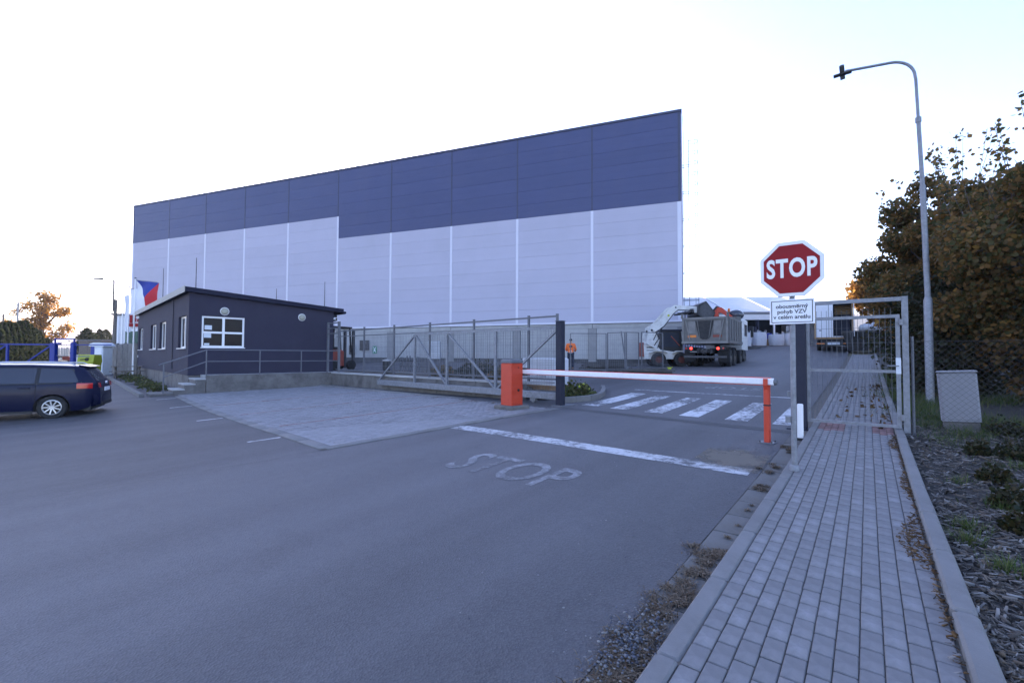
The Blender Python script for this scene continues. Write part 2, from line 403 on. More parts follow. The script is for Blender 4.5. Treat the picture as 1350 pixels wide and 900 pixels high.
M['black'] = mat('black', (.012,.012,.013), .55, .2, 8)
M['rubber'] = mat('rubber', (.016,.016,.017), .85, .25, 12, dirt=(.05,.045,.04), dscale=5, damt=.5)
M['blue_paint'] = mat('blue_paint', (.004,.026,.24), .42, .12, 5)
M['car_paint'] = mat('car_paint', (.004,.006,.028), .34, .05, 3, metal=.0, coat=.12, spec=.2)
M['car_glass'] = glass_mat('car_glass', (.045,.05,.065), .06)
M['rim'] = mat('rim', (.50,.51,.53), .35, .05, 8, metal=.8)
M['tail_red'] = mat('tail_red', (.50,.012,.010), .18, .06, 30, coat=.6)
M['brake_light'] = None
M['amber'] = mat('amber', (.75,.20,.02), .3, .05, 20)
M['truck_grey'] = mat('truck_grey', (.15,.143,.132), .65, .22, 5, dirt=(.10,.09,.08), dscale=2, damt=.8)
M['chassis'] = mat('chassis', (.028,.027,.027), .8, .3, 6, dirt=(.06,.055,.05), dscale=3, damt=.6)
M['loader_white'] = mat('loader_white', (.66,.655,.63), .45, .08, 5, dirt=(.42,.40,.36), dscale=4, damt=.6)
M['loader_red'] = mat('loader_red', (.24,.045,.028), .5, .1, 5)
M['steel_dark'] = mat('steel_dark', (.075,.075,.08), .5, .3, 6, metal=.5)
M['truck_light'] = mat('truck_light', (.23,.22,.205), .7, .25, 6, dirt=(.10,.092,.082), dscale=3, damt=.7)
M['rim_red'] = mat('rim_red', (.12,.035,.028), .7, .2, 9)
M['cabinet'] = mat('cabinet', (.25,.25,.265), .85, .08, 4, bump=.2, dirt=(.17,.17,.17), dscale=2, damt=.5)
M['wood'] = mat('wood', (.26,.155,.075), .8, .25, 9, bump=.2)
M['hay_wood'] = mat('hay_wood', (.42,.26,.12), .8, .2, 6)
M['yellow_green'] = mat('yellow_green', (.42,.47,.02), .45, .07, 4)
M['mobile_white'] = mat('mobile_white', (.66,.70,.74), .4, .05, 4)
M['wood_pole'] = mat('wood_pole', (.16,.14,.12), .9, .25, 6)
M['tarp_white'] = mat('tarp_white', (.62,.62,.63), .55, .08, 2, dirt=(.50,.495,.48), dscale=.8, damt=.5)
M['bag_white'] = mat('bag_white', (.62,.63,.66), .75, .08, 5, bump=.3, bscale=9)
M['skin'] = mat('skin', (.42,.24,.16), .6, .08, 8)
M['hivis'] = mat('hivis', (.90,.17,.02), .7, .06, 9)
M['trousers'] = mat('trousers', (.022,.026,.045), .9, .15, 9)
M['hair'] = mat('hair', (.014,.011,.010), .7, .2, 20)
M['reflective'] = mat('reflective', (.62,.63,.63), .4, .05, 9)
M['bark'] = mat('bark', (.105,.085,.07), .95, .3, 9, bump=.5, bscale=30)
M['road_paint'] = paint_mat('road_paint', (.50,.50,.51), (.09,.089,.092), .535, 9, soft=.10)
M['road_paint_worn'] = paint_mat('road_paint_worn', (.27,.27,.28), (.085,.084,.087), .515, 11, soft=.14)
M['zebra_paint'] = paint_mat('zebra_paint', (.60,.60,.61), (.095,.094,.097), .53, 10)
M['dust'] = None
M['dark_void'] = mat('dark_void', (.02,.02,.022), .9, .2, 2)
M['plaster'] = mat('plaster', (.55,.53,.48), .85, .06, 2)
M['hill'] = mat('hill', (.16,.17,.12), .95, .3, .02, dirt=(.25,.2,.12), dscale=.012, damt=.6)
rnd = random.Random(7)
nr = np.random.default_rng(11)

# ================================================================ THE SETTING
def sheet(name, xs, ys, fn, material, dz, kind='structure'):
    X, Y = np.meshgrid(xs, ys, indexing='ij'); PX, PY = fn(X, Y)
    Z = Hv(PX, PY) + dz
    n, m = X.shape
    V = np.stack([PX, PY, Z], -1).reshape(-1, 3)
    idx = np.arange(n*m).reshape(n, m)
    F = np.stack([idx[:-1,:-1], idx[1:,:-1], idx[1:,1:], idx[:-1,1:]], -1).reshape(-1, 4)
    o = np_mesh(name, V, F, material, smooth=True); o['kind'] = kind
    return o
def road_fn(S, T): return S*RD[0]+T*RN[0], S*RD[1]+T*RN[1]
ident = lambda X, Y: (X, Y)
# one sheet of earth out to the horizon
ax = np.unique(np.concatenate([np.array([-2500,-1200,-600,-300,-160,-100,-70]), np.arange(-50,61,1.5), np.array([70,100,160,300,600,1200,2500])]))
ay = np.unique(np.concatenate([np.array([-300,-120,-60,-30]), np.arange(-14,76,1.5), np.array([85,110,160,300,600,1200,3000])]))
sheet('ground', ax, ay, ident, M['far_ground'], -.07)
# asphalt: apron, road and yard (left of the kerb), road frame s,t
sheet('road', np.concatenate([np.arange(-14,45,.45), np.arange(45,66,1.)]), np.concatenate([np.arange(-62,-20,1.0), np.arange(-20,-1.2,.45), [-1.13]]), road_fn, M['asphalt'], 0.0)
# soil to the right of the footpath
sheet('verge', np.arange(-8,60,.6), np.concatenate([[.46], np.arange(.6,24,.6)]), road_fn, M['mulch_soil'], .045)

# footpath: bedding, pavers, kerbs, gutter slabs
PATH_L, PATH_R, KW = -.87, .47, .115
S0, S1 = .6, 40.0
PD = .09
path = sheet('sidewalk', np.arange(-3,S1+.01,.4), np.array([-1.36, -1.12, -.885, -.83, -.5, 0, .3, .46]), road_fn, M['joint'], .0)
def _bed():
    me = path.data
    for v in me.vertices:
        t = v.co.x*RN[0] + v.co.y*RN[1]
        v.co.z += PD - .011 if t > -.88 else -.012
_bed()
NCOL = 11; CW = ((PATH_R-.13) - (PATH_L+KW+.006)) / NCOL
def paver_mesh(name, L, W, hgt, c):
    return MB().cbox(-W/2, W/2, -L/2, L/2, -hgt, 0, c).mesh(name)
pm = paver_mesh('paver', .191, CW-.005, .05, .005); pm.materials.append(M['paver'])
cells = []
for c in range(NCOL):
    t = PATH_L + KW + .006 + CW*(c+.5)
    s = -1.0 + (.1 if c % 2 else 0)
    while s < S1-.2:
        cells.append((s, t)); s += .2
near, far = [], []
def pxpos(x, y, z):
    q = RM.T @ (np.array([x,y,z])-CAM)
    if q[2] > -.3: return None
    return 675 - 600*q[0]/q[2], 450 + 600*q[1]/q[2]
vis = []
for s, t in cells:
    x, y = ST(s, t); z = H(x, y)+PD; p = pxpos(x, y, z)
    if p is None or p[1] > 912 or p[0] > 1360: far.append((s,t)); continue
    vis.append((x*x+y*y, s, t))
vis.sort()
for i, (_, s, t) in enumerate(vis):
    (near if i < 300 else far).append((s, t))
def slope(s, t):
    a = H(*ST(s-.2, t)); b = H(*ST(s+.2, t)); c = H(*ST(s, t-.2)); d = H(*ST(s, t+.2))
    return math.atan((b-a)/.4), math.atan((d-c)/.4)
for s, t in near:
    o = bpy.data.objects.new('paver', pm); COL.objects.link(o); o.parent = path
    x, y = ST(s, t); rx, ry = slope(s, t)
    o.location = (x, y, H(x, y)+PD+rnd.uniform(-.0022,.0022))
    o.rotation_euler = (rx+rnd.gauss(0,.003), -ry+rnd.gauss(0,.005), -RA+rnd.gauss(0,.005))
def paver_field(name, items, mesh_hw, hgt, material, parent, frame, c=.005):
    # many pavers in one mesh; items: (u, v) centres in a frame given by unit vectors, half sizes mesh_hw
    hx, hy = mesh_hw
    base = np.array([(-hx,-hy,-hgt),(hx,-hy,-hgt),(hx,hy,-hgt),(-hx,hy,-hgt),
                     (-hx,-hy,-c),(hx,-hy,-c),(hx,hy,-c),(-hx,hy,-c),
                     (-hx+c,-hy+c,0),(hx-c,-hy+c,0),(hx-c,hy-c,0),(-hx+c,hy-c,0)])
    fb = []
    for k in range(4):
        j = (k+1) % 4; fb += [(k,j,4+j,4+k),(4+k,4+j,8+j,8+k)]
    fb.append((8,9,10,11)); fb = np.array(fb)
    it = np.array(items); n = len(it)
    (ux,uy),(vx,vy) = frame[1], frame[2]
    PX = frame[0][0] + it[:,0]*ux + it[:,1]*vx; PY = frame[0][1] + it[:,0]*uy + it[:,1]*vy
    LX = base[None,:,0] ; LY = base[None,:,1]
    wx = PX[:,None] + LX*ux + LY*vx; wy = PY[:,None] + LX*uy + LY*vy
    wz = Hv(wx, wy) + base[None,:,2] + frame[3] + nr.normal(0,.0022,n)[:,None]
    V = np.stack([wx,wy,wz],-1).reshape(-1,3); F = (fb[None]+ (np.arange(n)*12)[:,None,None]).reshape(-1,4)
    o = np_mesh(name, V, F, material, parent); o['kind'] = 'stuff'; return o
red_items = [q for q in far if (10.05 < q[0] < 11.2 and (-.75 < q[1] < -.32 or .0 < q[1] < .34))]
far = [q for q in far if q not in set(red_items)]
FR = ((0,0), RD, RN, PD)
paver_field('distant_pavers', far, (.0955, (CW-.005)/2), .05, M['paver'], path, FR)
paver_field('tactile_pavers', red_items, (.0955, (CW-.005)/2), .05, M['red_paver'], path, FR)
# kerb stones, one metre each
def stones(name, label, s0, s1, step, t0, t1, dz_top, hgt, material, gap=.008, ch=.012, lim=200):
    root = None; s = s0
    me = MB().cbox(-(t1-t0)/2, (t1-t0)/2, -(step-gap)/2, (step-gap)/2, -hgt, 0, ch).mesh(name); me.materials.append(material)
    while s < s1:
        sm, tm = s+step/2, (t0+t1)/2; x, y = ST(sm, tm); rx, ry = slope(sm, tm)
        o = bpy.data.objects.new(name, me); COL.objects.link(o); o.parent = path
        o.location = (x, y, H(x, y)+dz_top+rnd.uniform(-.003,.003)); o.rotation_euler = (rx+rnd.gauss(0,.002), -ry+rnd.gauss(0,.006), -RA+rnd.gauss(0,.0025))
        s += step
stones('kerb_stone', '', -.69, 40, 1.0, PATH_L, PATH_L+KW, PD+.004, .2, M['kerb'])
stones('edging_stone', '', -.35, 40, 1.0, PATH_R-.115, PATH_R, PD+.055, .25, M['kerb'], ch=.016)
stones('gutter_slab', '', -.6, 10.2, .5, -1.125, PATH_L-.006, .004, .1, M['gutter'], gap=.012, ch=.006)
struct(path)

# painted markings as thin sheets following the road
def marking(name, s0, s1, t0, t1, material, dz=.004, skew=0.0, ns=None, nt=None):
    ns = ns or max(2, int(abs(s1-s0)/.3)+2); nt = nt or max(2, int(abs(t1-t0)/.3)+2)
    sheet_o = sheet(name, np.linspace(s0,s1,ns), np.linspace(t0,t1,nt), lambda S,T: road_fn(S + skew*(T-t0)/(t1-t0), T), material, dz)
    return sheet_o
marking('stop_line', 6.55, 6.92, -6.75, -1.24, M['road_paint'], skew=-.05)
ZB = [(11.12,14.5,-6.22,-5.75),(10.92,14.3,-5.28,-4.86),(10.86,14.13,-4.33,-3.93),(10.75,14.03,-3.46,-3.06),(10.74,13.9,-2.47,-2.06),(10.7,13.7,-1.55,-1.18)]
for a, b, c, d in ZB: marking('zebra_stripe', a, b, c-.02, d+.02, M['zebra_paint'])
marking('yard_stop_line', 15.3, 15.46, -6.5, -1.3, M['road_paint'])
def road_text(body, s, t, height, width, flip, material, name):
    me = text_mesh(body, 1.0, 0, .014)
    xs = [v.co.x for v in me.vertices]; ys = [v.co.y for v in me.vertices]
    x0, x1, y0, y1 = min(xs), max(xs), min(ys), max(ys)
    import bmesh
    b = bmesh.new(); b.from_mesh(me); bmesh.ops.triangulate(b, faces=b.faces)
    b.to_mesh(me); b.free()
    for v in me.vertices:
        u = (v.co.x-(x0+x1)/2)/(x1-x0)*width; w = (v.co.y-(y0+y1)/2)/(y1-y0)*height
        if flip: u, w = -u, -w
        x, y = ST(s+w, t+u); v.co = (x, y, H(x, y)+.004)
    o = put(name, me, None, material); o['kind'] = 'structure'; return o
road_text('STOP', 4.92, -3.83, .96, 1.8, False, M['road_paint_worn'], 'road_lettering')
road_text('STOP', 17.2, -3.7, .75, 1.75, True, M['road_paint_worn'], 'road_lettering')
# gate track let into the asphalt
tr = MB()
for k in range(26):
    t0 = -6.35 + k*.2; t1 = t0+.2
    for (a, b, zt) in ((10.34,10.42,.006),(10.20,10.34,.003),(10.12,10.20,.006)):
        q = []
        for (s, t) in ((a,t0),(b,t0),(b,t1),(a,t1)):
            sk = -.055*(t+6.35); x, y = ST(s+sk*1.05, t); q.append((x, y, H(x, y)+zt))
        tr.add(q, [(0,1,2,3)])
o = part('gate_track', tr, M['concrete_dark'], None); struct(o)
# dust washed out across the stop line near the kerb
def dust_mat():
    m, nt, b = _nt('dust'); L = nt.links.new
    b.inputs['Base Color'].default_value = (.17,.145,.115,1); b.inputs['Roughness'].default_value = 1
    tc = _n(nt,'ShaderNodeTexCoord'); n1 = _n(nt,'ShaderNodeTexNoise'); n1.inputs['Scale'].default_value = 3.2; n1.inputs['Detail'].default_value = 9
    n1.inputs['Roughness'].default_value = .72
    L(tc.outputs['Object'], n1.inputs['Vector'])
    gr = _n(nt,'ShaderNodeTexGradient', gradient_type='SPHERICAL'); mp = _n(nt,'ShaderNodeMapping')
    L(tc.outputs['Generated'], mp.inputs[0]); mp.inputs['Location'].default_value = (-1.0,-1.0,0); mp.inputs['Scale'].default_value = (2,2,0)
    L(mp.outputs[0], gr.inputs[0])
    mu = _n(nt,'ShaderNodeMath', operation='MULTIPLY_ADD'); L(gr.outputs['Fac'], mu.inputs[0]); mu.inputs[1].default_value = .75; L(n1.outputs[0], mu.inputs[2])
    mr = _n(nt,'ShaderNodeMapRange'); mr.inputs[1].default_value = .72; mr.inputs[2].default_value = 1.0; mr.inputs[4].default_value = .85; L(mu.outputs[0], mr.inputs[0])
    L(mr.outputs[0], b.inputs['Alpha']); return m
M['dust'] = dust_mat()
marking('sand_patch', 6.3, 8.4, -2.05, -1.15, M['dust'], dz=.008)
# parking ticks on the asphalt beside the paved lot
LA = (math.sqrt(.5), math.sqrt(.5)); LB = (-math.sqrt(.5), math.sqrt(.5)); LN0 = (-3.09, 7.47)
def lot_fn(A, B): return LN0[0]+A*LA[0]+B*LB[0], LN0[1]+A*LA[1]+B*LB[1]
for b in (1.85, 6.1, 9.9, 12.6):
    sheet('parking_tick', np.array([-.6,-.3,-.03]), np.array([b-.05,b+.05]), lot_fn, M['road_paint'], .004)
# paved parking lot
lot = sheet('parking_lot', np.linspace(0,6.05,14), np.linspace(.0,13.7,30), lot_fn, M['joint'], .006)
lot_items, lot_red = [], []
nb = int(13.5/.1)
b = .26
row = 0
RED = (3.3, 6.3, 9.3)
while b < 13.6:
    off = 0 if row % 2 else .1
    a = .26 + off*.5
    while a < 5.95:
        (lot_red if any(abs(b-r) < .05 for r in RED) and a > .4 else lot_items).append((a, b)); a += .2
    b += .1; row += 1
lot_items.sort(key=lambda q: (lot_fn(*q)[0])**2 + (lot_fn(*q)[1])**2)
lpm = paver_mesh('paver', .19, .092, .05, .004); lpm.materials.append(M['lot_paver'])
for a, bb in lot_items[:220]:
    x, y = lot_fn(a, bb); o = bpy.data.objects.new('paver', lpm); COL.objects.link(o); o.parent = lot
    gx = (H(x+.2,y)-H(x-.2,y))/.4; gy = (H(x,y+.2)-H(x,y-.2))/.4
    o.location = (x, y, H(x,y)+.016+rnd.uniform(-.002,.002))
    o.rotation_euler = (math.atan(gx*LB[0]+gy*LB[1])*0+math.atan((gx*LA[0]+gy*LA[1])), -math.atan(-(gx*LB[0]+gy*LB[1])), math.radians(-45)+rnd.gauss(0,.006))
LF = (LN0, LA, LB, .016)
paver_field('distant_pavers', lot_items[220:], (.095, .046), .05, M['lot_paver'], lot, LF)
paver_field('red_paver_rows', lot_red, (.095, .046), .05, M['red_paver'], lot, LF)
bm_ = []
for k in range(13): bm_.append((.12, .62+k*1.0))
paver_field('border_slabs', bm_, (.115, .495), .06, M['kerb'], lot, LF)
paver_field('border_slabs', [(.6+k*1.0, .12) for k in range(6)], (.495, .115), .06, M['kerb'], lot, LF)
# asphalt seam running on from the lot corner, a thin crack filled with tar
sm = MB(); prev = None
for k in range(60):
    q = -k*.16; w = .006+.005*math.sin(k*1.7)**2; wob = .03*math.sin(k*.9)+.02*math.sin(k*2.3)
    x, y = LN0[0]+q*LA[0]*1.0 - wob*LA[1]+.12*q*LA[1]*.3, LN0[1]+q*LA[1]*1.0 + wob*LA[0]
    cur = ((x-w*LA[1], y+w*LA[0], H(x,y)+.003), (x+w*LA[1], y-w*LA[0], H(x,y)+.003))
    if prev and (k % 17) not in (3,4,11): sm.add([prev[0],prev[1],cur[1],cur[0]], [(0,1,2,3)])
    prev = cur
struct(part('asphalt_seam', sm, M['black']))

# raised yard bed behind the retaining wall
FQ0, FQD = (-8.39, 21.6), (.757, -.653)          # fence line on the wall, left to right
FB = (.653, .757)                                # away from the camera
def bed_fn(U, V): return FQ0[0]+U*FQD[0]+V*FB[0], FQ0[1]+U*FQD[1]+V*FB[1]
def bed_sheet():
    us = np.linspace(-1.2, 12.4, 40); vs = np.linspace(.08, 13.0, 30)
    U, V = np.meshgrid(us, vs, indexing='ij')
    lim = np.clip(13.2 - 0.0*V, 0, 20)
    U = -1.2 + (U+1.2) * np.clip((12.4 - .58*V + 1.2)/13.6, .2, 1)
    X, Y = bed_fn(U, V); base = Hv(X, Y)
    Z = np.maximum(.70 + .02*np.sin(U*3)+.03*np.sin(V*2.1+U), base + .03)
    e = np.clip((U - (12.4 - .58*V) + 1.0), 0, 1); Z = Z*(1-e) + (base+.06)*e
    n, m = X.shape; idx = np.arange(n*m).reshape(n, m)
    o = np_mesh('yard_bed', np.stack([X,Y,Z],-1).reshape(-1,3), np.stack([idx[:-1,:-1],idx[1:,:-1],idx[1:,1:],idx[:-1,1:]],-1).reshape(-1,4), M['soil'], smooth=True)
    struct(o)
bed_sheet()

# far hills
def hills(name, pts, Y0, depth, zb, material):
    xs = np.linspace(pts[0][0], pts[-1][0], 90); zt = np.interp(xs, [p[0] for p in pts], [p[1] for p in pts])
    zt = zt + nr.normal(0, 1, 90)*np.abs(zt).max()*.02
    rows = []
    for j, (fy, fz) in enumerate(((0,0),(.15,.35),(.35,.75),(.6,1.0),(1.0,.9))):
        rows.append(np.stack([xs, np.full(90, Y0+depth*fy), zb+(zt-zb)*fz + nr.normal(0,1,90)*zt.max()*.012*fz], -1))
    P = np.stack(rows); n, m = P.shape[:2]; idx = np.arange(n*m).reshape(n,m)
    o = np_mesh(name, P.reshape(-1,3), np.stack([idx[:-1,:-1],idx[1:,:-1],idx[1:,1:],idx[:-1,1:]],-1).reshape(-1,4), material, smooth=True); struct(o)
hills('hills', [(-2600,30),(-2200,50),(-1990,62),(-1890,68),(-1850,88),(-1826,100),(-1800,86),(-1775,76),(-1755,102),(-1738,114),(-1715,100),(-1600,80),(-1200,60),(-500,50)], 1500, 700, -.6, M['hill'])
hills('hills', [(100,10),(250,40),(420,62),(560,78),(700,72),(900,50),(1200,10)], 620, 300, -.6, M['hill'])

# ================================================================ WAREHOUSE
WX = (-.9347, .3554)
WB = (11.92, 31.8)
wz0 = 1.0
wh = thing('warehouse', 'huge flat-roofed warehouse clad in dark blue over pale grey panels', 'warehouse', (WB[0], WB[1], 0), math.atan2(WX[1], WX[0]))
JO = [0, 6.33, 12.34, 18.3, 24.4, 30.37, 36.55, 42.52, 48.38, 54.32, 60.76]
ZB0, ZL, ZM, ZT = 4.0, 12.5, 14.6, 19.05
DEP = 28.0
part('wall_core', MB().box(.02, 60.74, -DEP, -.14, .3, ZT-.25), M['panel_back'], wh)
part('roof', MB().box(.05, 60.7, -DEP+.03, -.05, ZT-.25, ZT-.1), M['roofing'], wh)
def panel_row(x0, x1, z0, z1, n, material, name='cladding_panel'):
    h = (z1-z0)/n
    for k in range(n):
        a, b = z0+k*h+.003, z0+(k+1)*h-.003
        m = MB()
        # shallow rib at mid height and folded long edges
        prof = [(-.12,a),(-.006,a),(0,a+.02),(0,a+h*.48),(-.004,a+h*.49),(-.004,a+h*.51),(0,a+h*.52),(0,b-.02),(-.006,b),(-.12,b)]
        m.prism(prof, 'x', x0+.01, x1-.01)
        part(name, m, material, wh)
for i in range(10):
    x0, x1 = JO[i], JO[i+1]; zb = ZL if i < 5 else ZM
    panel_row(x0, x1, ZB0+.12, zb, 8 if i < 5 else 10, M['panel_light'])
    panel_row(x0, x1, zb, ZT-.12, 6 if i < 5 else 4, M['panel_dark'])
for i, x in enumerate(JO):
    zb = ZL if i < 5 else ZM
    w = .10 if 0 < i < 10 else .14
    xc = min(max(x, w), 60.76-w)
    part('joint_trim', MB().box(xc-w, xc+w, -.05, .016, ZB0+.12, zb-.005), M['flash_white'], wh)
    part('joint_trim', MB().box(xc-w*.5, xc+w*.5, -.05, .014, zb+.005, ZT-.12), M['flash_dark'], wh)
part('step_trim', MB().box(30.37+.0, 30.37+.07, -.05, .022, ZL, ZM), M['flash_white'], wh)
part('base_trim', MB().box(-.02, 60.78, -.12, .035, ZB0-.02, ZB0+.12), M['flash_white'], wh)
part('coping', MB().box(-.06, 60.82, -.45, .05, ZT-.12, ZT+.04), M['flash_dark'], wh)
# side cladding (ribbed) on the right-hand wall
m = MB()
for k in range(93):
    y = -.16 - k*.3; m.box(-.03 - (.02 if k % 2 else 0), .02, y-.3, y, .4, ZT-.14)
part('side_cladding', m, M['panel_light'], wh)
# concrete plinth panels and columns per bay
for i in range(10):
    x0, x1 = JO[i], JO[i+1]
    part('plinth_panel', MB().cbox(x0+.32, x1-.32, -.2, -.02, 1.33, 3.62, .015), M['concrete_light'], wh)
    part('plinth_beam', MB().cbox(x0+.02, x1-.02, -.2, -.05, 3.64, ZB0-.03, .01), M['concrete_light'], wh)
    part('plinth_column', MB().cbox(x1-.30, x1+.30, -.2, .0, .6, 3.62, .015), M['column'], wh)
part('plinth_column', MB().cbox(0.0, .30, -.2, .0, .6, 3.62, .015), M['column'], wh)
part('footing', MB().box(.0, 60.7, -.3, -.06, .2, 1.32), M['concrete_dark'], wh)
part('drip_shadow_gap', MB().box(.0, 60.7, -.13, .0, ZB0-.05, ZB0-.022), M['black'], wh)
# caged ladder on the right-hand wall
lad = part('ladder', MB().bar((-.55,-7,3.2),(-.55,-7,ZT+.9),.05).bar((-.55,-7.5,3.2),(-.55,-7.5,ZT+.9),.05), M['galv'], wh)
m = MB()
z = 3.4
while z < ZT+.8: m.bar((-.55,-7,z),(-.55,-7.5,z),.03); z += .3
part('rungs', m, M['galv'], lad)
m = MB()
z = 5.4
while z < ZT+.9:
    pts = [(-.55,-6.95,z)] + [(-.95-.36*math.sin(a), -7.25+.36*math.cos(a), z) for a in np.linspace(.1,math.pi-.1,9)] + [(-.55,-7.55,z)]
    m.tube(pts, .018, 4); z += .9
for a in np.linspace(.3, math.pi-.3, 5):
    m.bar((-.95-.36*math.sin(a), -7.25+.36*math.cos(a), 5.4), (-.95-.36*math.sin(a), -7.25+.36*math.cos(a), ZT+.9), .02)
part('safety_cage', m, M['galv'], lad)
m = MB()
for z in np.arange(4, ZT, 2.3): m.bar((-.03,-7,z),(-.55,-7,z),.04).bar((-.03,-7.5,z),(-.55,-7.5,z),.04)
part('wall_bracket', m, M['galv'], lad)
part('lightning_cable', MB().tube([(-.1,-1.0,ZT+.1),(-.16,-1.0,17.5),(-.13,-1.3,14.0),(-.14,-1.5,8.0),(-.14,-1.5,1.6)], .02, 6), M['galv'], wh)
# white notice boards and box on the plinth
part('meter_box', MB().cbox(26.6, 27.6, -.02, .1, 2.0, 2.9, .02), M['steel_dark'], wh)

# ================================================================ GATEHOUSE CABIN
CB0 = (-13.2, 18.55)
cab = thing('gatehouse', 'dark grey single-storey gatehouse with white windows and sloping flat roof', 'gatehouse', (CB0[0], CB0[1], 0), math.radians(45))
CL, CD = 6.0, 16.5
def roofz(x): return 4.12 - .065*x
m = MB()
# walls with window openings: front (y=0) and left (x=0), built as strips around the openings
def wall_strip(m, along, o, u0, u1, z0, z1, zt=None, th=.22):
    pts = [(u0,z0),(u1,z0),(u1,z1 if zt is None else zt(u1)),(u0,z1 if zt is None else zt(u0))]
    if along == 'x': m.prism(pts, 'y', 0, th)
    else: m.prism(pts, 'x', 0, th)
FW = (.45, 2.03, 1.88, 3.18)
wall_strip(m,'x',0, 0, FW[0], .72, 0, roofz); wall_strip(m,'x',0, FW[1], CL, .72, 0, roofz)
wall_strip(m,'x',0, FW[0], FW[1], .72, FW[2]); wall_strip(m,'x',0, FW[0], FW[1], FW[3], 0, roofz)
LW = [(.5,2.2),(5.5,7.4),(8.6,10.6),(13.95,15.9)]
cur = .22
for a, b in LW:
    wall_strip(m,'y',0, cur, a, .72, 4.12); wall_strip(m,'y',0, a, b, .72, 1.85); wall_strip(m,'y',0, a, b, 3.22, 4.12); cur = b
wall_strip(m,'y',0, cur, CD, .72, 4.12)
m.prism([(0,.72),(CL,.72),(CL,roofz(CL)),(0,roofz(0))], 'y', CD-.2, CD)
m.box(CL-.22, CL, .22, CD-.2, .72, roofz(CL)-.01)
part('wall', m, M['render_wall'], cab)
part('interior', MB().box(.3, CL-.3, .55, CD-.3, .74, .8).box(.9, CL-.3, 1.6, 1.65, .8, 3.6), M['dark_void'], cab)
part('plinth', MB().box(.03, CL-.03, .03, CD-.03, -.3, .715), M['concrete'], cab)
rf = part('roof', MB().prism([(-.18,roofz(-.18)+.005),(CL+.45,roofz(CL+.45)+.005),(CL+.45,roofz(CL+.45)+.2),(-.18,roofz(-.18)+.2)], 'y', -.16, CD+.15), M['fascia'], cab)
part('roof_fascia', MB().box(-.205, -.182, -.18, CD+.15, roofz(0)-.02, roofz(0)+.235), M['fascia_light'], rf)
part('gutter', MB().tube([(CL+.5,-.2,roofz(CL)-.02),(CL+.5,CD,roofz(CL)-.02)], .07, 8), M['fascia'], rf)
part('roof_box', MB().cbox(CL-.0, CL+.32, .3, 1.0, 3.3, 3.62, .02), M['anthracite'], cab)
def window(parent, along, u0, u1, z0, z1, mull, trans, inset, label=None):
    # frame + panes + sill set in an opening; along 'x' (front) or 'y' (left wall)
    w = .07
    def bx(m, a, b, c, d, e, f):
        return m.box(a,b,e,f,c,d) if along == 'x' else m.box(e,f,a,b,c,d)
    d0, d1 = inset, inset+.07
    f = MB(); bx(f,u0,u0+w,z0,z1,d0,d1); bx(f,u1-w,u1,z0,z1,d0,d1); bx(f,u0+w,u1-w,z0,z0+w,d0,d1); bx(f,u0+w,u1-w,z1-w,z1,d0,d1)
    us = [u0+w]
    for k in range(mull):
        c = u0+(u1-u0)*(k+1)/(mull+1); bx(f,c-.045,c+.045,z0+w,z1-w,d0-.004,d1); us += [c-.045, c+.045]
    us.append(u1-w)
    zs = [z0+w]
    if trans:
        c = z0+(z1-z0)*.48
        for k in range(mull+1): bx(f,us[2*k],us[2*k+1],c-.04,c+.04,d0-.002,d1)
        zs += [c-.04, c+.04]
    zs.append(z1-w)
    wo = part('window', f, M['white_frame'], parent)
    for i in range(mull+1):
        for j in range(len(zs)//2):
            # opening casement rebate around each pane
            g = MB(); bx(g, us[2*i]+.001, us[2*i+1]-.001, zs[2*j]+.001, zs[2*j+1]-.001, d0+.035, d0+.045)
            part('pane', g, M['window_glass'], wo)
    return wo
wo = window(cab, 'x', FW[0], FW[1], FW[2], FW[3], 1, True, .03)
part('notice_sheet', MB().box(.56,.82,.056,.060,2.62,2.80), M['paper'], wo)
part('notice_sheet', MB().box(.54,.80,.056,.060,2.28,2.46), M['paper'], wo)
part('notice_sheet', MB().box(.56,.74,.056,.060,1.97,2.05), M['paper'], wo)
part('sill', MB().box(FW[0]-.03,FW[1]+.03,-.05,.03,FW[2]-.035,FW[2]-.003), M['white_frame'], wo)
for a, b in LW:
    wo = window(cab, 'y', a, b, 1.85, 3.22, 1, False, .10)
    part('sill', MB().box(-.06,.098,a-.03,b+.03,1.81,1.846), M['white_frame'], wo)
for u, z in ((1.26,3.42),(4.46,3.36)):
    wl = part('wall_lamp', MB().lathe([(.0001,-.10),(.07,-.10),(.12,-.085),(.145,-.05),(.15,-.02)], (u,0,z), 'y', 20), M['lamp_glass'], cab, smooth=40)
    part('lamp_ring', MB().lathe([(.15,-.03),(.17,-.025),(.17,-.002),(.15,-.002)], (u,0,z), 'y', 20), M['white_frame'], wl)
part('house_number_plate', MB().box(-.012,-.002,16.0,16.3,1.35,1.5), M['sign_white'], cab)
part('wall_conduit', MB().tube([(-.03,3.4,.9),(-.03,3.4,4.05)], .02, 6), M['anthracite'], cab)
# antennas on the roof
for (x, y, h) in ((.3,.5,1.35),(-.05,6.3,1.6),(CL-.3,.4,1.3),(CL-1.9,2.5,.9)):
    mm = part('lightning_rod', MB().tube([(x,y,roofz(x)+.2),(x,y,roofz(x)+.2+h)], [.02,.012], 6), M['steel_dark'], rf)
    part('rod_foot', MB().cbox(x-.1,x+.1,y-.1,y+.1,roofz(x)+.2,roofz(x)+.27,.01), M['concrete'], mm)

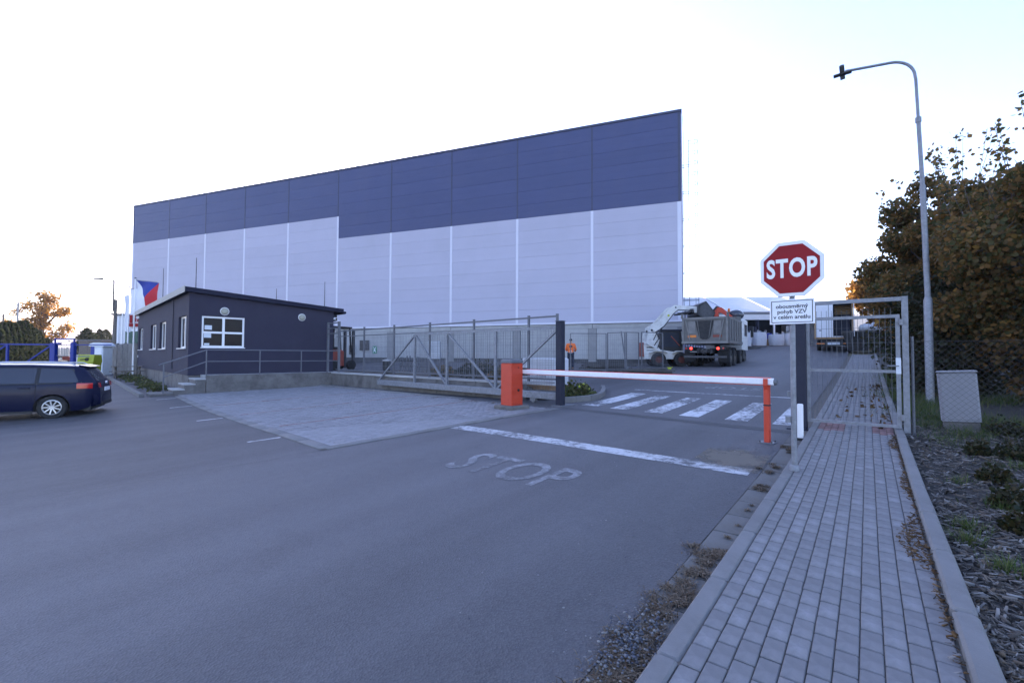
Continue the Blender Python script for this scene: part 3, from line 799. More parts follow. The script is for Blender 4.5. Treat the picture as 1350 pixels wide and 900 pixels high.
# platform (concrete landing in front of the gatehouse) with steps
plat = thing('landing_platform', 'raised stained concrete landing with steps in front of the gatehouse', 'platform', (CB0[0], CB0[1], 0), math.radians(45))
PX0, PX1, PY0 = .42, 6.05, -1.19
part('retaining_face', MB().cbox(PX0, PX1, PY0, PY0+.2, -.2, .76, .015), M['concrete'], plat)
part('deck', MB().box(PX0+.02, PX1, PY0+.2, -.005, -.2, .745), M['concrete_light'], plat)
for k in range(3):
    z1 = .58 - k*.19; x1 = PX0-.01-k*.34; x0 = x1-.36
    part('step', MB().cbox(x0, x1, PY0+.03, -.05, -.2, z1, .012), M['concrete'], plat)
    part('tread', MB().cbox(x0-.02, x1+.005, PY0+.01, -.03, z1+.002, z1+.05, .01), M['concrete_light'], plat)
part('bottom_slab', MB().cbox(PX0-1.75, PX0-1.05, PY0-.05, -.1, -.2, .12, .02), M['concrete'], plat)
rail = thing('handrail', 'grey two-bar steel handrail along the gatehouse landing and steps', 'railing', (CB0[0], CB0[1], 0), math.radians(45))
ry = PY0+.05
for x in (.42, 2.35, 4.05): part('post', MB().tube([(x,ry,.5),(x,ry,1.74)], .024, 8), M['galv_dull'], rail)
part('post', MB().tube([(PX0-1.35,ry,.05),(PX0-1.35,ry,1.2)], .024, 8), M['galv_dull'], rail)
part('top_bar', MB().tube([(PX0-1.5,ry,1.17),(.42,ry,1.765),(5.6,ry,1.765)], .024, 8), M['galv_dull'], rail)
part('middle_bar', MB().tube([(PX0-1.35,ry,.72),(.42,ry,1.3),(5.6,ry,1.3)], .020, 8), M['galv_dull'], rail)
# planting strip with kerb along the left wall
ks = thing('flower_bed_kerb', 'low concrete kerb edging the weedy strip beside the gatehouse wall', 'kerb', (CB0[0], CB0[1], 0), math.radians(45))
for k in range(15):
    y0 = -1.0+k*1.0
    x, y = CB0[0]+(-1.55)*LA[0]+(y0+.5)*LB[0], CB0[1]+(-1.55)*LA[1]+(y0+.5)*LB[1]
    part('kerb_stone', MB().cbox(-1.62,-1.48,y0+.005,y0+.995,H(x,y)-.1,H(x,y)+.13,.015), M['kerb'], ks)
# ================================================================ FENCE WALL, SLIDING GATE, POSTS
def on_line(p0, d, px):
    # parameter along p0 + k d whose picture column is px
    r = (px-675)/600.0
    return (r*p0[1]-p0[0])/(d[0]-r*d[1])
fq = math.atan2(FQD[1], FQD[0])
wallq = thing('retaining_wall', 'low grey concrete retaining wall below the mesh fence beside the parking lot', 'wall', (FQ0[0], FQ0[1], 0), fq)
for k in range(6):
    part('wall_block', MB().cbox(-.4+k*2.0, 1.59+k*2.0, -.12, .12, -.1, .70+.004*(k%2), .015), M['concrete'], wallq)
    part('cap', MB().cbox(-.42+k*2.0, 1.575+k*2.0, -.15, .15, .705+.004*(k%2), .775, .012), M['concrete_light'], wallq)
part('foot_kerb', MB().cbox(-.2, 12.3, -.75, -.55, -.05, .20, .02), M['kerb'], wallq)
yf = thing('yard_fence', 'tall galvanized mesh fence with cranked barbed wire posts on the retaining wall', 'fence', (FQ0[0], FQ0[1], 0), fq)
pk = [on_line(FQ0, FQD, px) for px in (480, 519.5, 566.6, 624.7, 697, 734.6)]
def wiremesh(m, x0, x1, z0, z1, y, dx, dz, w):
    x = x0
    while x <= x1+1e-6: m.bar((x,y,z0),(x,y,z1),w); x += dx
    z = z0
    while z <= z1+1e-6: m.bar((x0,y,z),(x1,y,z),w); z += dz
    return m
for i, k in enumerate(pk):
    m = MB().bar((k,0,.77),(k,0,2.78),.06); part('post', m, M['galv_dull'], yf)
    part('post_cap', MB().cbox(k-.035,k+.035,-.035,.035,2.78,2.81,.005), M['galv_dull'], yf)
for i in range(len(pk)-1):
    o = part('mesh_panel', wiremesh(MB(), pk[i]+.04, pk[i+1]-.04, .92, 2.42, .0, .10, .20, .0065), M['wire'], yf)
part('top_rail', MB().bar((pk[0]-2.4,0,2.68),(pk[-1],0,2.74),.05), M['galv_dull'], yf)
part('middle_rail', MB().bar((pk[0]-2.4,0,2.44),(pk[-1],0,2.44),.04), M['galv_dull'], yf)
part('bottom_rail', MB().bar((pk[0]-2.4,0,.90),(pk[-1],0,.90),.05), M['galv_dull'], yf)
# small gate with tall frame between gatehouse and fence, camera on top
sg = thing('side_gate', 'narrow tall grey steel gate frame between the gatehouse and the yard fence', 'gate', (FQ0[0], FQ0[1], 0), fq)
k0 = on_line(FQ0, FQD, 432.5); k1 = on_line(FQ0, FQD, 447)
for k in (k0, k1): part('post', MB().bar((k,0,.2),(k,0,3.15),.09), M['galv_dull'], sg)
for z in (3.1, 2.85, 2.6, 1.78, 1.3): part('crossbar', MB().bar((k0,0,z),(k1,0,z),.05), M['galv_dull'], sg)
cc = thing('security_camera', 'small white bullet security camera on top of the narrow gate frame', 'camera', (FQ0[0]+k1*FQD[0], FQ0[1]+k1*FQD[1], 0), fq)
part('housing', MB().tube([(-.25,-.1,3.28),(.08,-.2,3.24)], .06, 10), M['white_frame'], cc, smooth=40)
part('bracket', MB().bar((0,0,3.15),(-.05,-.1,3.24),.03), M['white_frame'], cc)
part('lens_hood', MB().tube([(.08,-.2,3.24),(.12,-.212,3.235)], .045, 10), M['black'], cc)

GX = (.739, -.674); GP = (1.37, 12.55); ga = math.atan2(GX[1], GX[0])
gate = thing('sliding_gate', 'galvanized steel sliding gate with diagonal braces and mesh infill, standing open', 'gate', (GP[0], GP[1], 0), ga)
B0, B1, T0, T1 = .375, .565, 2.33, 2.41
U = [-9.26, -6.8, -4.91, -2.54, -.1]
part('bottom_beam', MB().cbox(U[0], U[4], -.09, .09, B0, B1, .012), M['galv'], gate)
part('top_beam', MB().bar((U[1],0,T1-.04),(U[4],0,T1-.04),.07,.08), M['galv'], gate)
for u in U[1:]: part('upright', MB().bar((u,0,B1),(u,0,T0),.075), M['galv'], gate)
part('brace', MB().bar((U[0]+.05,-.012,B1),(U[1],-.012,T0),.06), M['galv'], gate)
part('brace', MB().bar((U[1]+.04,.01,T0),(U[2]-.06,.01,B1),.06), M['galv'], gate)
part('brace', MB().bar((U[2]+.04,.012,T0),(U[3]-.06,.012,B1),.06), M['galv'], gate)
part('brace', MB().bar((U[3]+.06,.011,B1),(U[4]-.04,.011,T0),.06), M['galv'], gate)
for i in range(1,4):
    part('mesh_infill', wiremesh(MB(), U[i]+.05, U[i+1]-.05, B1+.02, T0-.02, .045, .06, .2, .005), M['wire'], gate)
part('lower_slats', MB().bar((-1.55,-.06,.98),(-.5,-.06,1.0),.04).bar((-1.55,-.06,.82),(-.2,-.06,.84),.04), M['galv'], gate)
part('roller', MB().lathe([(.001,-.03),(.06,-.03),(.06,.03),(.001,.03)], (-1.0,0,.3), 'y', 12).bar((-1.1,0,.33),(-.9,0,.33),.1,.08), M['galv'], gate)
pst = thing('gate_post', 'thick dark blue-grey square steel post at the end of the sliding gate', 'post', (GP[0], GP[1], 0), ga)
part('column', MB().cbox(-.02, .17, -.26, -.07, .05, 2.52, .012), M['anthracite'], pst)
part('cap_plate', MB().cbox(-.03, .18, -.27, -.06, 2.522, 2.535, .002), M['anthracite'], pst)
part('guide_roller', MB().lathe([(.001,-.06),(.035,-.06),(.035,.06),(.001,.06)], (-.06,0.03,2.48), 'z', 10).bar((-.08,-.06,2.55),(.05,.06,2.55),.05,.02), M['galv'], pst)
part('base_plate', MB().cbox(-.1, .28, -.36, .28, .1, H(*GP)+.03, .008), M['galv_dull'], pst)
# small wooden stool of planks leaning at the gate beam
x, y = G(527, 514)[:2]
st_ = thing('wooden_stool', 'low plank stool of bare brown wood standing against the gate beam', 'stool', (x, y, H(x,y)), ga)
for s in (-.22,.22): part('leg', MB().box(s-.05,s+.05,-.08,.08,0.1,.28), M['wood'], st_)
part('seat', MB().cbox(-.34,.34,-.1,.1,.28,.32,.006), M['hay_wood'], st_)
part('foot_board', MB().box(-.3,.3,-.07,.07,-.02,.1), M['concrete'], st_)

# ================================================================ BOOM BARRIER
hx, hy = 0.0, 11.95
bang = math.atan2(7.57-hy, 4.14-hx)
L = math.hypot(4.14-hx, 7.57-hy)
hz = H(hx, hy)
bar_ = thing('boom_barrier', 'orange barrier cabinet with long white boom lowered across the road', 'barrier', (hx, hy, hz), bang)
part('concrete_base', MB().cbox(-.34,.34,-.34,.34,-.08,.11,.025), M['concrete'], bar_)
hs = part('housing', MB().cbox(-.20,.20,-.215,.215,.112,1.20,.018), M['orange'], bar_)
part('lid', MB().cbox(-.212,.212,-.227,.227,1.202,1.30,.03), M['galv_dull'], bar_)
part('lock', MB().lathe([(.001,.222),(.034,.222),(.034,.2005)], (0,.04,.5), 'x', 10), M['black'], hs)
part('keyhole', MB().lathe([(.001,.212),(.016,.212),(.016,.2005)], (0,.04,1.08), 'x', 8), M['black'], hs)
part('door_seam', MB().box(.2002,.2012,-.17,.17,.14,.144), M['black'], hs)
az = 1.17-hz
part('boom_flange', MB().cbox(-.1,.30,.22,.305,az-.10,az+.10,.01), M['steel_dark'], bar_)
bm = part('boom', MB().prism([(.31-x,z) for x,z in ((0,az-.055),(.09,az-.055),(.10,az-.04),(.10,az+.04),(.09,az+.055),(0,az+.055),(-.01,az+.04),(-.01,az-.04))], 'x', .18, L+.12), M['arm_white'], bar_)
part('red_edge', MB().box(.3,L+.06,  .235,.295,az+.0555,az+.068), M['arm_red'], bm)
part('red_edge', MB().box(.3,L+.06,  .235,.295,az-.068,az-.0555), M['arm_red'], bm)
part('end_cap', MB().lathe([(.001,L+.165),(.04,L+.16),(.058,L+.14),(.062,L+.118)], (0,.265,az), 'x', 12), M['galv_dull'], bm)
fx, fy = hx+math.cos(bang)*L-math.sin(bang)*.265, hy+math.sin(bang)*L+math.cos(bang)*.265
fz = H(fx, fy)
fp = thing('boom_rest_post', 'slim orange forked post holding up the tip of the barrier boom', 'post', (fx, fy, fz), bang)
part('post', MB().cbox(-.04,.04,-.05,.05,.01,.93,.006), M['orange'], fp)
fk = 1.17-fz
part('fork', MB().prism([(-.05,.9),(.05,.9),(.075,fk-.06),(.075,fk+.05),(.062,fk+.05),(.062,fk-.058),(-.062,fk-.058),(-.062,fk+.05),(-.075,fk+.05),(-.075,fk-.06)], 'x', -.035, .035), M['orange'], fp)
part('band', MB().cbox(-.043,.043,-.053,.053,.62,.645,.002), M['black'], fp)
part('base_plate', MB().cbox(-.12,.12,-.12,.12,.0,.012,.004), M['galv_dull'], fp)
part('anchor_bolts', MB().tube([(-.09,-.09,0),(-.09,-.09,.04)],.012,6).tube([(.09,-.09,0),(.09,-.09,.04)],.012,6).tube([(.09,.09,0),(.09,.09,.04)],.012,6), M['steel_dark'], fp)

# ================================================================ STOP SIGN
sx_, sy_ = [float(q) for q in G(1047.5, 620, PD)[:2]]
szg = H(sx_, sy_)+PD
sign = thing('stop_sign', 'red octagonal STOP sign with white panel below on a galvanized pole', 'road sign', (sx_, sy_, szg), -RA)
part('pole', MB().tube([(0,0,-.02),(0,0,2.45)], .032, 14), M['galv'], sign, smooth=40)
part('pole_foot', MB().lathe([(.056,0),(.056,.05),(.045,.07),(.034,.072)], (0,0,0), 'z', 14), M['galv'], sign, smooth=40)
part('clamp', MB().cbox(-.09,-.03,-.03,.03,.60,.68,.006), M['galv'], sign)
R8 = .35/math.cos(math.pi/8); zc = 2.55
octa = lambda r: [(r*math.cos(math.pi/8+k*math.pi/4), zc+r*math.sin(math.pi/8+k*math.pi/4)) for k in range(8)]
rim = part('plate_rim', MB().prism(octa(R8), 'y', -.052, -.035), M['galv_dull'], sign)
pl = part('octagon_plate', MB().prism(octa(R8*.992), 'y', -.056, -.0525), M['sign_white'], sign)
part('red_field', MB().prism(octa(R8*.875), 'y', -.0585, -.0565), M['sign_red'], pl)
me = text_mesh('STOP', .325, .0008, .010, sx=.665, space=1.10)
for v in me.vertices: v.co = (v.co.x, -.0600 - v.co.z, zc + v.co.y)
put('lettering', me, pl, M['sign_white'])
part('bracket', MB().cbox(-.05,.05,-.035,.04,2.60,2.64,.004).cbox(-.05,.05,-.035,.04,2.84,2.88,.004) if False else MB().cbox(-.05,.05,-.0345,.04,2.36,2.41,.004), M['galv_dull'], sign)
ip = part('text_panel', MB().cbox(-.245,.245,-.060,-.036,1.85,2.165,.012), M['sign_white'], sign)
fr = MB()
for (a,b,c,d) in ((-.225,.225,2.139,2.147),(-.225,.225,1.868,1.876),(-.225,-.217,1.876,2.139),(.217,.225,1.876,2.139)): fr.box(a,b,-.0617,-.0602,c,d)
part('panel_border', fr, M['black'], ip)
me = text_mesh('obousmerný\npohyb VZV\nv celém areálu', .069, .0006, .0012, line=.98)
ys = [v.co.y for v in me.vertices]; ym = (min(ys)+max(ys))/2
for v in me.vertices: v.co = (v.co.x, -.0612 - v.co.z, 2.008 + (v.co.y-ym))
put('lettering', me, ip, M['black'])
def _w(t):
    q = text_mesh(t, .069, 0, .0012, align='LEFT'); xs = [v.co.x for v in q.vertices]; return max(xs)
xe = -_w('obousmerný')/2 + (_w('obousm')+_w('obousme'))/2 + .002
ye = 2.008 + max(ys) - ym - .004
part('caron', MB().prism([(xe-.016,ye),(xe-.009,ye),(xe,ye-.009),(xe+.009,ye),(xe+.016,ye),(xe+.003,ye-.017),(xe-.003,ye-.017)], 'y', -.0620, -.0606), M['black'], ip)

# dark gate post behind the sign, short white marker post
dx, dy = ST(10.42, -1.06)
dp = thing('catch_post', 'dark blue-grey steel catch post standing right behind the stop sign', 'post', (dx, dy, H(dx,dy)), -RA)
part('column', MB().cbox(-.13,.13,-.10,.10,-.02,2.34,.012), M['anthracite'], dp)
part('catch_hook', MB().cbox(-.20,-.135,-.05,.05,.62,.72,.006).cbox(-.20,-.135,-.05,.05,1.9,2.0,.006), M['galv'], dp)
part('base_plate', MB().cbox(-.2,.2,-.16,.16,-.02,.02,.004), M['anthracite'], dp)
wx_, wy_ = ST(9.25, -.93)
wp = thing('marker_post', 'short white plastic marker post beside the footpath gate', 'post', (wx_, wy_, H(wx_,wy_)+.03), -RA)
part('post', MB().cbox(-.045,.045,-.03,.03,0,.60,.012), M['white_frame'], wp)
part('foot', MB().cbox(-.07,.09,-.05,.05,-.03,.02,.008), M['black'], wp)

# ================================================================ FOOTPATH GATE
gx, gy = ST(10.42, 0)
pg = thing('footpath_gate', 'galvanized steel pedestrian gate with barred upper half across the paved footpath', 'gate', (gx, gy, 0), -RA)
TL, TR = -.93, .52
part('frame_post', MB().bar((TR,0,.18),(TR,0,2.65),.085), M['galv'], pg)
part('frame_post', MB().bar((TL-.06,0.10,.2),(TL-.06,0.10,2.62),.06), M['galv'], pg)
part('frame_head', MB().bar((TL-.10,.0,2.61),(TR-.043,0,2.61),.07), M['galv'], pg)
lf = MB(); l0, l1 = TL+.03, TR-.10
lf.bar((l0,0,.36),(l0,0,2.34),.055).bar((l1,0,.36),(l1,0,2.34),.06)
lf.bar((l0+.028,0,2.31),(l1-.031,0,2.31),.055).bar((l0+.028,0,.385),(l1-.031,0,.385),.05).bar((l0+.028,0,1.34),(l1-.031,0,1.34),.05)
leaf = part('leaf_frame', lf, M['galv'], pg)
bars = MB(); x = l0+.06
while x < l1-.04:
    bars.tube([(x,.02,.41),(x,.02,2.46)], .0032, 5); x += .078
for z in (.75,1.05,1.58,1.85,2.12): bars.bar((l0+.03,.02,z),(l1-.03,.02,z),.004)
part('wire_bars', bars, M['galv_dull'], leaf)
part('lock_plate', MB().cbox(l1-.035,l1+.035,-.05,-.031,1.30,1.58,.005), M['paper'], leaf)
part('handle', MB().tube([(l1,-.05,1.44),(l1,-.09,1.44),(l1-.15,-.09,1.44)], .011, 8), M['galv'], leaf)
for z in (.55, 2.2): part('hinge', MB().lathe([(.03,-.05),(.03,.05)], (TR-.055,-.05,z), 'z', 10).bar((TR-.1,-.05,z),(TR,-.05,z),.03), M['galv'], pg)

# chain-link fence running on from the gate post
cl = thing('chain_link_fence', 'thin chain-link fence running right from the footpath gate post', 'fence', (gx, gy, 0), -RA)
m = MB()
zb_, zt_ = .28, 1.86; x0, x1 = TR+.08, 5.2; c = .066; 
k = x0 - (zt_-zb_)
while k < x1:
    for sgn in (1,-1):
        a0, a1 = (k, k+(zt_-zb_)) if sgn > 0 else (k+(zt_-zb_), k)
        # clip to x range
        def at(xx): return zb_ + (xx-a0)/(a1-a0)*(zt_-zb_)
        lo, hi = max(min(a0,a1), x0), min(max(a0,a1), x1)
        if hi-lo > .02: m.bar((lo, .004*sgn, at(lo)), (hi, .004*sgn, at(hi)), .0026)
    k += c*1.414
part('chain_mesh', m, M['dark_wire'], cl)
part('tension_wire', MB().bar((x0,0,zt_+.004),(x1,0,zt_+.004),.005).bar((x0,0,zb_),(x1,0,zb_),.004), M['dark_wire'], cl)
for x in (TR+.09, 2.6, 5.0): part('post', MB().tube([(x,.03,.2),(x,.03,1.95)], .021, 8), M['galv_dull'], cl)

# ================================================================ LAMP POST
lx, ly = 10.22, 11.15; lz = H(lx,ly)+.04
lp = thing('street_lamp', 'tall slender galvanized street lamp with curved arm beside the hedge', 'street lamp', (lx, ly, lz), -RA)
part('lower_pole', MB().tube([(0,0,-.05),(.0,0,2.55),(0,0,2.62)], [.085,.085,.062], 14), M['galv'], lp, smooth=30)
part('middle_pole', MB().tube([(0,0,2.62),(-.05,0,5.4)], .060, 14), M['galv'], lp, smooth=30)
part('upper_pole', MB().tube([(-.05,0,5.4),(-.10,0,7.08)], [.046,.044], 14), M['galv'], lp, smooth=30)
part('collar', MB().tube([(-.099,0,7.01),(-.101,0,7.13)], .062, 14), M['galv'], lp, smooth=30)
arm = [(-.10,0,7.08),(-.13,0,8.12)]
for a in np.linspace(0, math.pi/2*.92, 9): arm.append((-.14-.55*(1-math.cos(a)), 0, 8.18+.55*math.sin(a)))
e = arm[-1]; arm.append((e[0]-.93, 0, e[2]+.14))
part('arm', MB().tube(arm, .034, 10), M['galv'], lp, smooth=60)
tip = arm[-1]
lh = part('lamp_head', MB().cbox(tip[0]-.12,tip[0]-.01,-.36,.36,tip[2]-.03,tip[2]+.03,.015), M['steel_dark'], lp)
part('heat_sink', MB().cbox(tip[0]-.26,tip[0]+.14,-.07,.07,tip[2]-.07,tip[2]-.032,.012), M['steel_dark'], lh)
part('led_glass', MB().box(tip[0]-.11,tip[0]-.02,-.34,-.08,tip[2]-.033,tip[2]-.0305).box(tip[0]-.11,tip[0]-.02,.08,.34,tip[2]-.033,tip[2]-.0305), M['lamp_glass'], lh)

# utility pillar
ux, uy = ST(11.35, 1.30)
ub = thing('utility_cabinet', 'pale grey concrete utility cabinet leaning behind the chain-link fence', 'cabinet', (ux, uy, H(ux,uy)+.05), -RA-.1)
ub.rotation_euler = (0, math.radians(-3.2), -RA-.02)
part('plinth', MB().cbox(-.23,.23,-.14,.14,-.2,.16,.02), M['concrete'], ub)
part('body', MB().cbox(-.25,.25,-.16,.16,.165,1.03,.03), M['cabinet'], ub)
part('roof', MB().cbox(-.258,.258,-.168,.168,1.032,1.06,.012), M['cabinet'], ub)
part('door_seam', MB().box(-.22,.22,-.1615,-.1602,.198,.2005), M['black'], ub)
# ================================================================ ESTATE CAR
def interp(x, pts): return float(np.interp(x, [p[0] for p in pts], [p[1] for p in pts]))
car = thing('estate_car', 'dark blue estate car parked at the left with silver tubes standing for the roof-edge reflection', 'car', (0,0,0), math.radians(210))
ZTOP = [(-2.28,.58),(-2.27,.70),(-2.24,.88),(-2.20,.98),(-1.99,1.28),(-1.90,1.385),(-1.80,1.42),(-1.5,1.44),(-.8,1.47),(0,1.475),(.45,1.44),(.75,1.36),(1.35,1.00),(1.5,.96),(2.0,.86),(2.18,.77),(2.26,.62),(2.28,.50)]
AXR, AXF, WR = -1.33, 1.30, .315
def ztop(x): return interp(x, ZTOP)
def zbot(x):
    z = .20 + .14*max(0,(abs(x)-1.85)/.43)
    for c in (AXR, AXF):
        d = abs(x-c)
        if d < .375: z = max(z, .30+math.sqrt(.375**2-d*d))
    return z
def cw(x, z):
    w = .895
    a = abs(x)
    if a > 1.55: w -= .30*((a-1.55)/.73)**2.6
    if z > .93: w -= .27*((z-.93)/.54)**1.15
    if z > .6: w -= .012*(z-.6)/.33
    if z < .42: w -= .04*(.42-z)/.22
    return w
xs = sorted(set([round(v,3) for v in np.linspace(-2.28,2.28,46)] + [round(AXR+d,3) for d in (-.375,-.37,-.36,-.33,-.28,-.2,-.1,0,.1,.2,.28,.33,.36,.37,.375)] + [round(AXF+d,3) for d in (-.375,-.36,-.33,-.28,-.2,-.1,0,.1,.2,.28,.33,.36,.375)] + [-2.27,-2.24,-2.2,-1.99,-1.9]))
rows = []
vl = [0,.1,.22,.36,.5,.62,.72,.80,.87,.93,.97,1.0]
for x in xs:
    zb, zt = zbot(x), ztop(x)
    side = []
    for v in vl:
        z = zb+(zt-zb)*v; w = cw(x,z)
        if v > .93: w -= .035*((v-.93)/.07)**2
        side.append((x,w,z))
    wt = side[-1][1]
    top = [(x, wt*f, zt+.035*(1-f*f)) for f in (.85,.6,.3,0)]
    half = side+top
    rows.append(half + [(p[0],-p[1],p[2]) for p in reversed(half[:-1])])
m = MB(); m.grid(rows)
for r in (rows[0], rows[-1]): m.add(r, [tuple(range(len(r)))])
body = part('body', m, M['car_paint'], car, smooth=38)
part('underbody', MB().box(-2.1,2.1,-.74,.74,.19,.55), M['black'], car)
def side_patch(name, poly_fn, x0, x1, material, off, parent, n=14, k=6, sides=(1,-1)):
    for s in sides:
        g = []
        for i in range(n+1):
            x = x0+(x1-x0)*i/n; za, zb = poly_fn(x)
            g.append([(x, s*(cw(x,za+(zb-za)*j/k)+off), za+(zb-za)*j/k) for j in range(k+1)])
        part(name, MB().grid(g), material, parent, smooth=60)
def roofline(x): return min(ztop(x)-.075, 1.40)
side_patch('window_band', lambda x: (.945+.012*max(0,-x-1.0), max(.96, min(roofline(x)+.012, .96+ (x+1.93)*2.2))), -1.93, 1.22, M['black'], .004, body)
side_patch('rear_quarter_window', lambda x: (.985, max(.99, min(roofline(x)-.015, .99+(x+1.86)*2.0))), -1.84, -1.05, M['car_glass'], .010, body)
side_patch('rear_door_window', lambda x: (.975, roofline(x)-.015), -.97, -.10, M['car_glass'], .010, body)
side_patch('front_door_window', lambda x: (.965, max(.97,roofline(x)-.015)), -.02, 1.10, M['car_glass'], .010, body)
def top_patch(name, x0, x1, f0, material, off, parent, n=10):
    g = []
    for i in range(n+1):
        x = x0+(x1-x0)*i/n; zt = ztop(x); w = cw(x,zt)-.035
        g.append([(x-off*.8 if x < 0 else x+off*.8, w*f, zt+.035*(1-f*f)+off) for f in np.linspace(-f0,f0,9)])
    part(name, MB().grid(g), material, parent, smooth=60)
top_patch('rear_window', -2.185, -1.975, .9, M['car_glass'], .006, body)
top_patch('windscreen', .80, 1.33, .93, M['car_glass'], .006, body)
# spoiler, roof-edge glints, lights, bumper, plates, handles
part('roof_spoiler', MB().prism([(-1.78,1.43),(-2.02,1.40),(-2.03,1.415),(-1.78,1.465)], 'y', -.56, .56), M['car_paint'], body)
for s in (1,-1):
    pts = [(-1.72,s*.57,1.45),(-1.62,s*.575,1.505),(-.8,s*.58,1.535),(.1,s*.58,1.535),(.42,s*.575,1.50),(.5,s*.57,1.455)]
    part('roof_edge_glint', MB().tube(pts, .017, 8), M['rim'], body, smooth=50)  # silver tubes stand in for the bright reflection along the roof edge
    g = []
    for i in range(7):
        z = .80+.15*i/6
        g.append([(x, s*(cw(x,z)+.006), z + .03*(x+2.1)) for x in np.linspace(-2.13,-1.82,8)])
    tl = part('tail_light', MB().grid(g), M['tail_red'], body, smooth=60)
    g = [[(-2.245-.004*(j<1)+.0+.02*(i/4), s*y, .82+.13*i/4) for j, y in enumerate(np.linspace(.46,.70,6))] for i in range(5)]
    part('tail_light', MB().grid([[ (p[0]-.012, p[1], p[2]) for p in r] for r in g]), M['tail_red'], body)
    for x in (-.78, .28): part('door_handle', MB().cbox(x-.11,x+.11,min(s*.892,s*.925),max(s*.892,s*.925),.84,.872,.008), M['car_paint'], body)
    for x in (-.06,-1.0): part('door_seam', MB().tube([(x,s*(cw(x,z)+.001),z) for z in np.linspace(.27,.93,8)], .004, 4), M['black'], body)
    part('sill', MB().box(-.95,.92,min(s*.83,s*.885),max(s*.83,s*.885),.175,.235), M['black'], body)
    part('mirror', MB().cbox(.86,1.0,min(s*.93,s*1.08),max(s*.93,s*1.08),.98,1.12,.03), M['car_paint'], body)
g = []
for z in np.linspace(.34,.62,6):
    g.append([(-2.285-.03*math.sin((z-.34)/.28*math.pi)+ .30*(abs(y)/.82)**3.2*.5, y, z) for y in np.linspace(-.80,.80,15)])
bp = part('rear_bumper', MB().grid(g), M['car_paint'], body, smooth=60)
part('bumper_trim', MB().box(-2.30,-2.2,-.55,.55,.30,.39), M['black'], bp)
part('number_plate', MB().box(-2.305,-2.285,-.26,.26,.70,.81), M['sign_white'], body)
part('boot_badge', MB().lathe([(.001,-2.30),(.045,-2.30),(.05,-2.255)], (0,0,.93), 'x', 14), M['rim'], body)
def wheel(parent, x, y, z, r, w, s, spokes=9, rimr=.205):
    ty = part('wheel', MB().lathe([(rimr,-w/2),(r-.03,-w/2),(r,-w/2+.03),(r,w/2-.03),(r-.03,w/2),(rimr,w/2)], (x,y,z), 'y', 28), M['rubber'], parent, smooth=40)
    rm = MB().lathe([(rimr,s*w*.48),(rimr-.018,s*w*.5),(rimr-.03,s*w*.42)], (x,y,z), 'y', 28)
    for k in range(spokes):
        a = 2*math.pi*k/spokes
        rm.bar((x+.03*math.cos(a),y+s*w*.40,z+.03*math.sin(a)), (x+(rimr-.015)*math.cos(a),y+s*w*.44,z+(rimr-.015)*math.sin(a)), .030, .025, up=(0,1,0))
    rm.lathe([(.001,s*w*.46),(.045,s*w*.45),(.05,s*w*.36)], (x,y,z), 'y', 14)
    part('rim', rm, M['rim'], ty)
    part('hub_back', MB().lathe([(.001,s*w*.2),(rimr-.01,s*w*.2)], (x,y,z), 'y', 20), M['black'], ty)
for x in (AXR, AXF):
    for s in (1,-1): wheel(car, x, s*.775, WR, WR, .205, s)
cr = Matrix.Rotation(math.radians(210), 3, 'Z')
cwp = cr @ Vector((AXR, .775, 0))
car.location = (-12.6-cwp.x, 12.55-cwp.y, -.19)

# ================================================================ DUMP TRUCK (rear towards the camera)
def emit_mat(name, col, e):
    m, nt, b = _nt(name); b.inputs['Base Color'].default_value = (*[c*.4 for c in col],1)
    b.inputs['Emission Color'].default_value = (*col,1); b.inputs['Emission Strength'].default_value = e; return m
M['brake_light'] = emit_mat('brake_light', (1,.04,.02), 1.2)
ta = math.radians(35)
tx, ty_ = 11.25, 26.6
tk = thing('dump_truck', 'dirty grey dump truck seen from behind with its brake lights on', 'truck', (tx, ty_, H(tx,ty_)+.02), -ta)
# local: x right, y forward (away), rear at y=0
m = MB().box(-.42,-.30,.0,7.8,.78,1.08).box(.30,.42,.0,7.8,.78,1.08)
for y in (.1,1.4,3.0,5.0): m.box(-.30,.30,y,y+.12,.80,1.05)
part('chassis', m, M['chassis'], tk)
bed = part('tipper_floor', MB().box(-1.22,1.22,.12,5.0,1.36,1.46), M['truck_grey'], tk)
for s in (1,-1):
    x0, x1 = sorted((s*1.18, s*1.26))
    part('side_board', MB().box(x0,x1,.16,5.0,1.46,2.80), M['truck_grey'], tk)
    part('side_top_rail', MB().box(x0-.02,x1+.02,.14,5.02,2.80,2.92), M['truck_grey'], tk)
    for k in range(6): part('side_rib', MB().box(min(s*1.262,s*1.30),max(s*1.262,s*1.30),.3+k*.85,.42+k*.85,1.3,2.8), M['truck_grey'], tk)
    part('side_lower_rail', MB().box(min(s*1.262,s*1.31),max(s*1.262,s*1.31),.2,5.0,1.38,1.55), M['truck_grey'], tk)
part('front_board', MB().box(-1.2,1.2,5.0,5.1,1.46,3.25), M['truck_grey'], tk)
tg = part('tailgate', MB().box(-1.18,1.18,.05,.12,1.48,2.78), M['truck_grey'], tk)
part('tailgate_rim', MB().box(-1.155,1.155,.0,.14,2.78,2.90).box(-1.26,-1.16,.0,.14,1.50,2.90).box(1.16,1.26,.0,.14,1.50,2.90), M['truck_light'], tg)
part('tailgate_panel', MB().box(-.90,-.50,.03,.048,1.95,2.66).box(.50,.90,.03,.048,1.95,2.66), M['truck_light'], tg)
part('tailgate_beam', MB().box(-1.28,1.28,-.06,.10,1.36,1.485), M['truck_light'], tg)
part('centre_shield', MB().prism([(-.52,2.70),(.52,2.70),(.30,1.72),(.12,1.60),(-.12,1.60),(-.30,1.72)], 'y', .02, .049), M['chassis'], tg)
